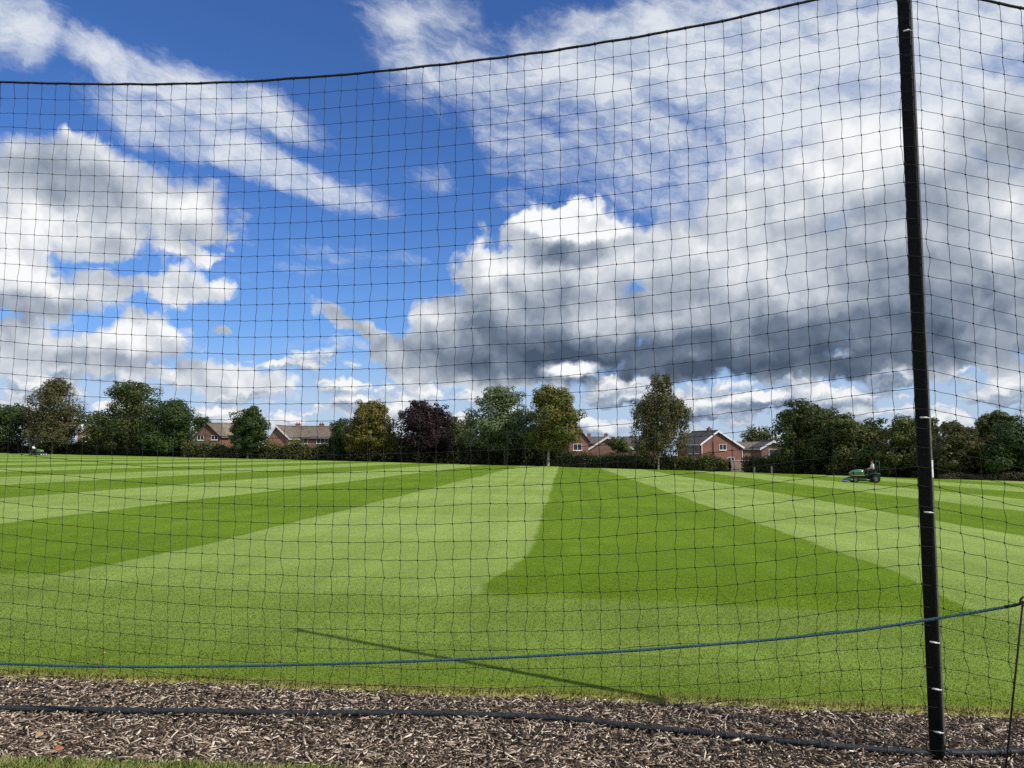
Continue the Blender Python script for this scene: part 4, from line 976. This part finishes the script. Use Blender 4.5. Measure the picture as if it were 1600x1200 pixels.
# ---------------------------------------------------------------- ride-on mowers and their drivers
def loft(mb, secs, n=14, pw=2.6):
    """superellipse sections (x, y-centre, z-centre, half width, half height) along x"""
    V = []
    for (x, yc, zc, a, b) in secs:
        for k in range(n):
            an = 2 * math.pi * k / n; c, s = math.cos(an), math.sin(an)
            V.append((x, yc + a * math.copysign(abs(c) ** (2 / pw), c), zc + b * math.copysign(abs(s) ** (2 / pw), s)))
    Fc = [(j * n + k, j * n + (k + 1) % n, (j + 1) * n + (k + 1) % n, (j + 1) * n + k) for j in range(len(secs) - 1) for k in range(n)]
    Fc += [tuple(reversed(range(n))), tuple(range((len(secs) - 1) * n, len(secs) * n))]
    mb.add(V, Fc); return mb
def mower(loc, rz, label):
    """nose towards local -x"""
    r = empty('ride_on_mower', loc, rz); r.scale = (0.93,) * 3; tag(r, label, 'mower', 'ride-on mowers on the field')
    MB().box((0.05, 0, 0.42), (1.75, 0.5, 0.16)).box((-0.95, 0, 0.34), (0.35, 0.5, 0.12)).build('chassis', 'mower_black', r, bevel=0.03)
    hd = loft(MB(), [(-0.98, 0, 0.66, 0.20, 0.13), (-0.93, 0, 0.69, 0.30, 0.20), (-0.70, 0, 0.73, 0.34, 0.24), (-0.30, 0, 0.77, 0.35, 0.26), (-0.02, 0, 0.78, 0.33, 0.26), (0.02, 0, 0.77, 0.27, 0.2)]).build('hood', 'mower_hood', r, True)
    for s in (-1, 1): MB().disc((-0.965, 0.15 * s, 0.74), (1, 0, 0), 0.055, 0.05, 12).build('headlight', 'tie_white', hd, True)
    MB().box((-0.45, 0, 0.56), (0.95, 0.72, 0.05)).build('trim', 'mower_yellow', hd, bevel=0.01)
    for s in (-1, 1):
        for (x, rad, wd, y) in ((-0.72, 0.24, 0.22, 0.46), (0.78, 0.33, 0.28, 0.48)):
            w = MB(); prof = [(0.6, 0.5), (0.86, 0.5), (1.0, 0.36), (1.0, -0.36), (0.86, -0.5), (0.6, -0.5)]; n = 20; V = []; Fc = []
            for k in range(n):
                a = 2 * math.pi * k / n
                for (q, u) in prof: V.append((x + math.cos(a) * rad * q, y * s + u * wd, rad + math.sin(a) * rad * q))
            m_ = len(prof)
            for k in range(n):
                for j in range(m_ - 1): Fc.append((k * m_ + j, k * m_ + j + 1, ((k + 1) % n) * m_ + j + 1, ((k + 1) % n) * m_ + j))
            w.add(V, Fc); wh = w.build('wheel', 'tyre_rubber', r, True)
            MB().disc((x, y * s, rad), (0, 1, 0), rad * 0.62, wd * 0.7, 16).disc((x, y * s, rad), (0, 1, 0), rad * 0.2, wd * 0.9, 10).build('rim', 'rim_grey', wh)
    dk = loft(MB(), [(-0.50, 0, 0.20, 0.50, 0.05), (-0.42, 0, 0.22, 0.66, 0.10), (0.30, 0, 0.22, 0.66, 0.10), (0.40, 0, 0.20, 0.5, 0.05)]).build('cutting_deck', 'mower_green', r, True)
    for s in (-1, 0, 1):
        u = MB(); loft(u, [(-1.32, 0.56 * s, 0.22, 0.26, 0.04), (-1.24, 0.56 * s, 0.22, 0.29, 0.12), (-1.04, 0.56 * s, 0.24, 0.29, 0.13), (-0.98, 0.56 * s, 0.22, 0.26, 0.06)])
        cu = u.build('cutting_unit', 'mower_green', r, True)
        MB().disc((-1.30, 0.56 * s, 0.10), (0, 1, 0), 0.10, 0.50, 12).build('roller', 'steel', cu, True)
        MB().tube([(-1.12, 0.56 * s, 0.34), (-0.95, 0.40 * s, 0.42), (-0.80, 0.20 * s, 0.42)], 0.03, 6).build('lift_arm', 'mower_black', cu, True)
    MB().box((0.26, 0, 0.52), (0.55, 0.86, 0.05)).build('footplate', 'mower_black', r, bevel=0.01)
    for s in (-1, 1): loft(MB(), [(0.42, 0.47 * s, 0.66, 0.13, 0.04), (0.60, 0.47 * s, 0.72, 0.17, 0.05), (0.90, 0.47 * s, 0.73, 0.17, 0.05), (1.12, 0.47 * s, 0.64, 0.15, 0.05)]).build('fender', 'mower_green', r, True)
    st = MB(); loft(st, [(0.46, 0, 0.80, 0.22, 0.05), (0.55, 0, 0.81, 0.26, 0.08), (0.90, 0, 0.80, 0.26, 0.08), (0.96, 0, 0.80, 0.22, 0.05)]); st.build('seat', 'mower_black', r, True)
    MB().box((0.98, 0, 1.05), (0.10, 0.48, 0.50), ry=R(10)).build('backrest', 'mower_black', r, bevel=0.04)
    MB().box((0.72, 0, 0.62), (0.6, 0.5, 0.26)).build('seat_base', 'mower_black', r, bevel=0.03)
    MB().tube([(0.04, 0, 0.70), (0.18, 0, 1.02)], 0.03, 8).build('steering_column', 'mower_black', r, True)
    V = []; c = Vector((0.20, 0, 1.04)); A = Vector((0.45, 0, 1)).normalized(); U = Vector((0, 1, 0)); W = A.cross(U)
    mb = MB(); mb.tube([c + (U * math.cos(2 * math.pi * k / 16) + W * math.sin(2 * math.pi * k / 16)) * 0.17 for k in range(17)], 0.016, 6); mb.tube([c - U * 0.16, c + U * 0.16], 0.012, 5); mb.build('steering_wheel', 'mower_black', r, True)
    MB().tube([(1.10, -0.42, 0.5), (1.10, -0.42, 1.55), (1.10, -0.36, 1.66), (1.10, 0.36, 1.66), (1.10, 0.42, 1.55), (1.10, 0.42, 0.5)], 0.032, 8).build('roll_bar', 'mower_green', r, True)
    return r
def skin(name, nodes, edges, material, parent, sub=2):
    me = bpy.data.meshes.new(name); me.from_pydata([n_[0] for n_ in nodes], edges, []); me.update()
    o = link(name, me, parent, material)
    sm = o.modifiers.new('skin', 'SKIN'); sm.use_smooth_shade = True
    for k, n_ in enumerate(nodes):
        r_ = n_[1]; me.skin_vertices[0].data[k].radius = r_ if hasattr(r_, '__len__') else (r_, r_)
    me.skin_vertices[0].data[0].use_root = True
    ss_ = o.modifiers.new('sub', 'SUBSURF'); ss_.levels = sub; ss_.render_levels = sub
    return o
def driver(loc, rz, label, cap=False):
    p = empty('person', loc, rz); p.scale = (0.93,) * 3; tag(p, label, 'person', 'mower drivers')
    # seated, looking along local -x; origin at the ground under the seat
    pel, ch, nk, hdv = (0.02, 0, 0.95), (0.03, 0, 1.28), (0.0, 0, 1.47), (-0.045, 0, 1.62)
    N = [(pel, 0.14), (ch, (0.17, 0.12)), (nk, 0.055), (hdv, (0.085, 0.10)), ((-0.045, 0, 1.71), 0.07)]; E = [(0, 1), (1, 2), (2, 3), (3, 4)]
    body_arm = []; trous = [(pel, (0.155, 0.15))]; te = []; shirt = [((0.02, 0, 0.93), 0.155), (ch, (0.195, 0.145)), ((0.0, 0, 1.43), 0.085)]; se = [(0, 1), (1, 2)]
    for s in (-1, 1):
        i = len(N); N += [((0.02, 0.19 * s, 1.39), 0.06), ((-0.06, 0.26 * s, 1.16), 0.045), ((-0.30, 0.18 * s, 1.08), 0.036), ((-0.37, 0.16 * s, 1.07), 0.034)]
        E += [(1, i), (i, i + 1), (i + 1, i + 2), (i + 2, i + 3)]
        j = len(N); N += [((-0.02, 0.10 * s, 0.93), 0.10), ((-0.42, 0.16 * s, 0.96), 0.065), ((-0.47, 0.16 * s, 0.62), 0.045), ((-0.60, 0.16 * s, 0.58), 0.04)]
        E += [(0, j), (j, j + 1), (j + 1, j + 2), (j + 2, j + 3)]
        k = len(trous); trous += [((-0.02, 0.10 * s, 0.93), 0.115), ((-0.42, 0.16 * s, 0.96), 0.085), ((-0.47, 0.16 * s, 0.64), 0.065)]; te += [(0, k), (k, k + 1), (k + 1, k + 2)]
        k = len(shirt); shirt += [((0.02, 0.19 * s, 1.39), 0.078), ((-0.06, 0.26 * s, 1.17), 0.062)]; se += [(1, k), (k, k + 1)]
        # fingers closed on the wheel rim, thumb over the top
        for q in range(4):
            b0 = len(N); yy = 0.16 * s + (q - 1.5) * 0.018
            N += [((-0.40, yy, 1.075), 0.009), ((-0.425, yy, 1.06), 0.009), ((-0.425, yy, 1.035), 0.008)]; E += [(i + 3, b0), (b0, b0 + 1), (b0 + 1, b0 + 2)]
        b0 = len(N); N += [((-0.38, 0.16 * s - 0.035 * s, 1.085), 0.010), ((-0.41, 0.16 * s - 0.04 * s, 1.075), 0.009)]; E += [(i + 3, b0), (b0, b0 + 1)]
    for (c, rr) in (((-0.135, 0, 1.61), 0.016),):            # nose
        b0 = len(N); N += [(c, rr)]; E += [(3, b0)]
    body = skin('body', N, E, 'skin', p)
    for s in (-1, 1):
        MB().disc((-0.04, 0.088 * s, 1.615), (0, 1, 0), 0.028, 0.02, 8).build('ear', 'skin', p, True)
        MB().disc((-0.128, 0.034 * s, 1.635), (1, 0, 0), 0.011, 0.008, 8).build('eye', 'hair_dark', p, True)
        skin('boot', [((-0.47, 0.16 * s, 0.64), 0.058), ((-0.48, 0.16 * s, 0.58), 0.06), ((-0.64, 0.16 * s, 0.575), 0.048)], [(0, 1), (1, 2)], 'mower_black', p)
    skin('shirt', shirt, se, 'cloth_white', p); skin('trousers', trous, te, 'cloth_dark', p)
    skin('hair', [((-0.02, 0, 1.69), (0.088, 0.10)), ((0.035, 0, 1.64), (0.07, 0.08)), ((-0.07, 0, 1.735), (0.06, 0.06))], [(0, 1), (0, 2)], 'hair_dark', p)
    return p
mp_ = ground(1349, 754); a_ = R(-8)
mower(mp_, a_, 'green ride-on mower working near the right side of the field')
off = Matrix.Rotation(a_, 3, 'Z') @ Vector((0.67, 0, 0)); dp = Vector(mp_) + off
driver(dp, a_, 'person in a white shirt driving the near green mower')
mp2 = ground(58, 711.3); a2 = R(172)
mower(mp2, a2, 'tiny far green mower at the left end of the field')
off = Matrix.Rotation(a2, 3, 'Z') @ Vector((0.67, 0, 0)); dp = Vector(mp2) + off
driver(dp, a2, 'person in a white top driving the far mower at the left')
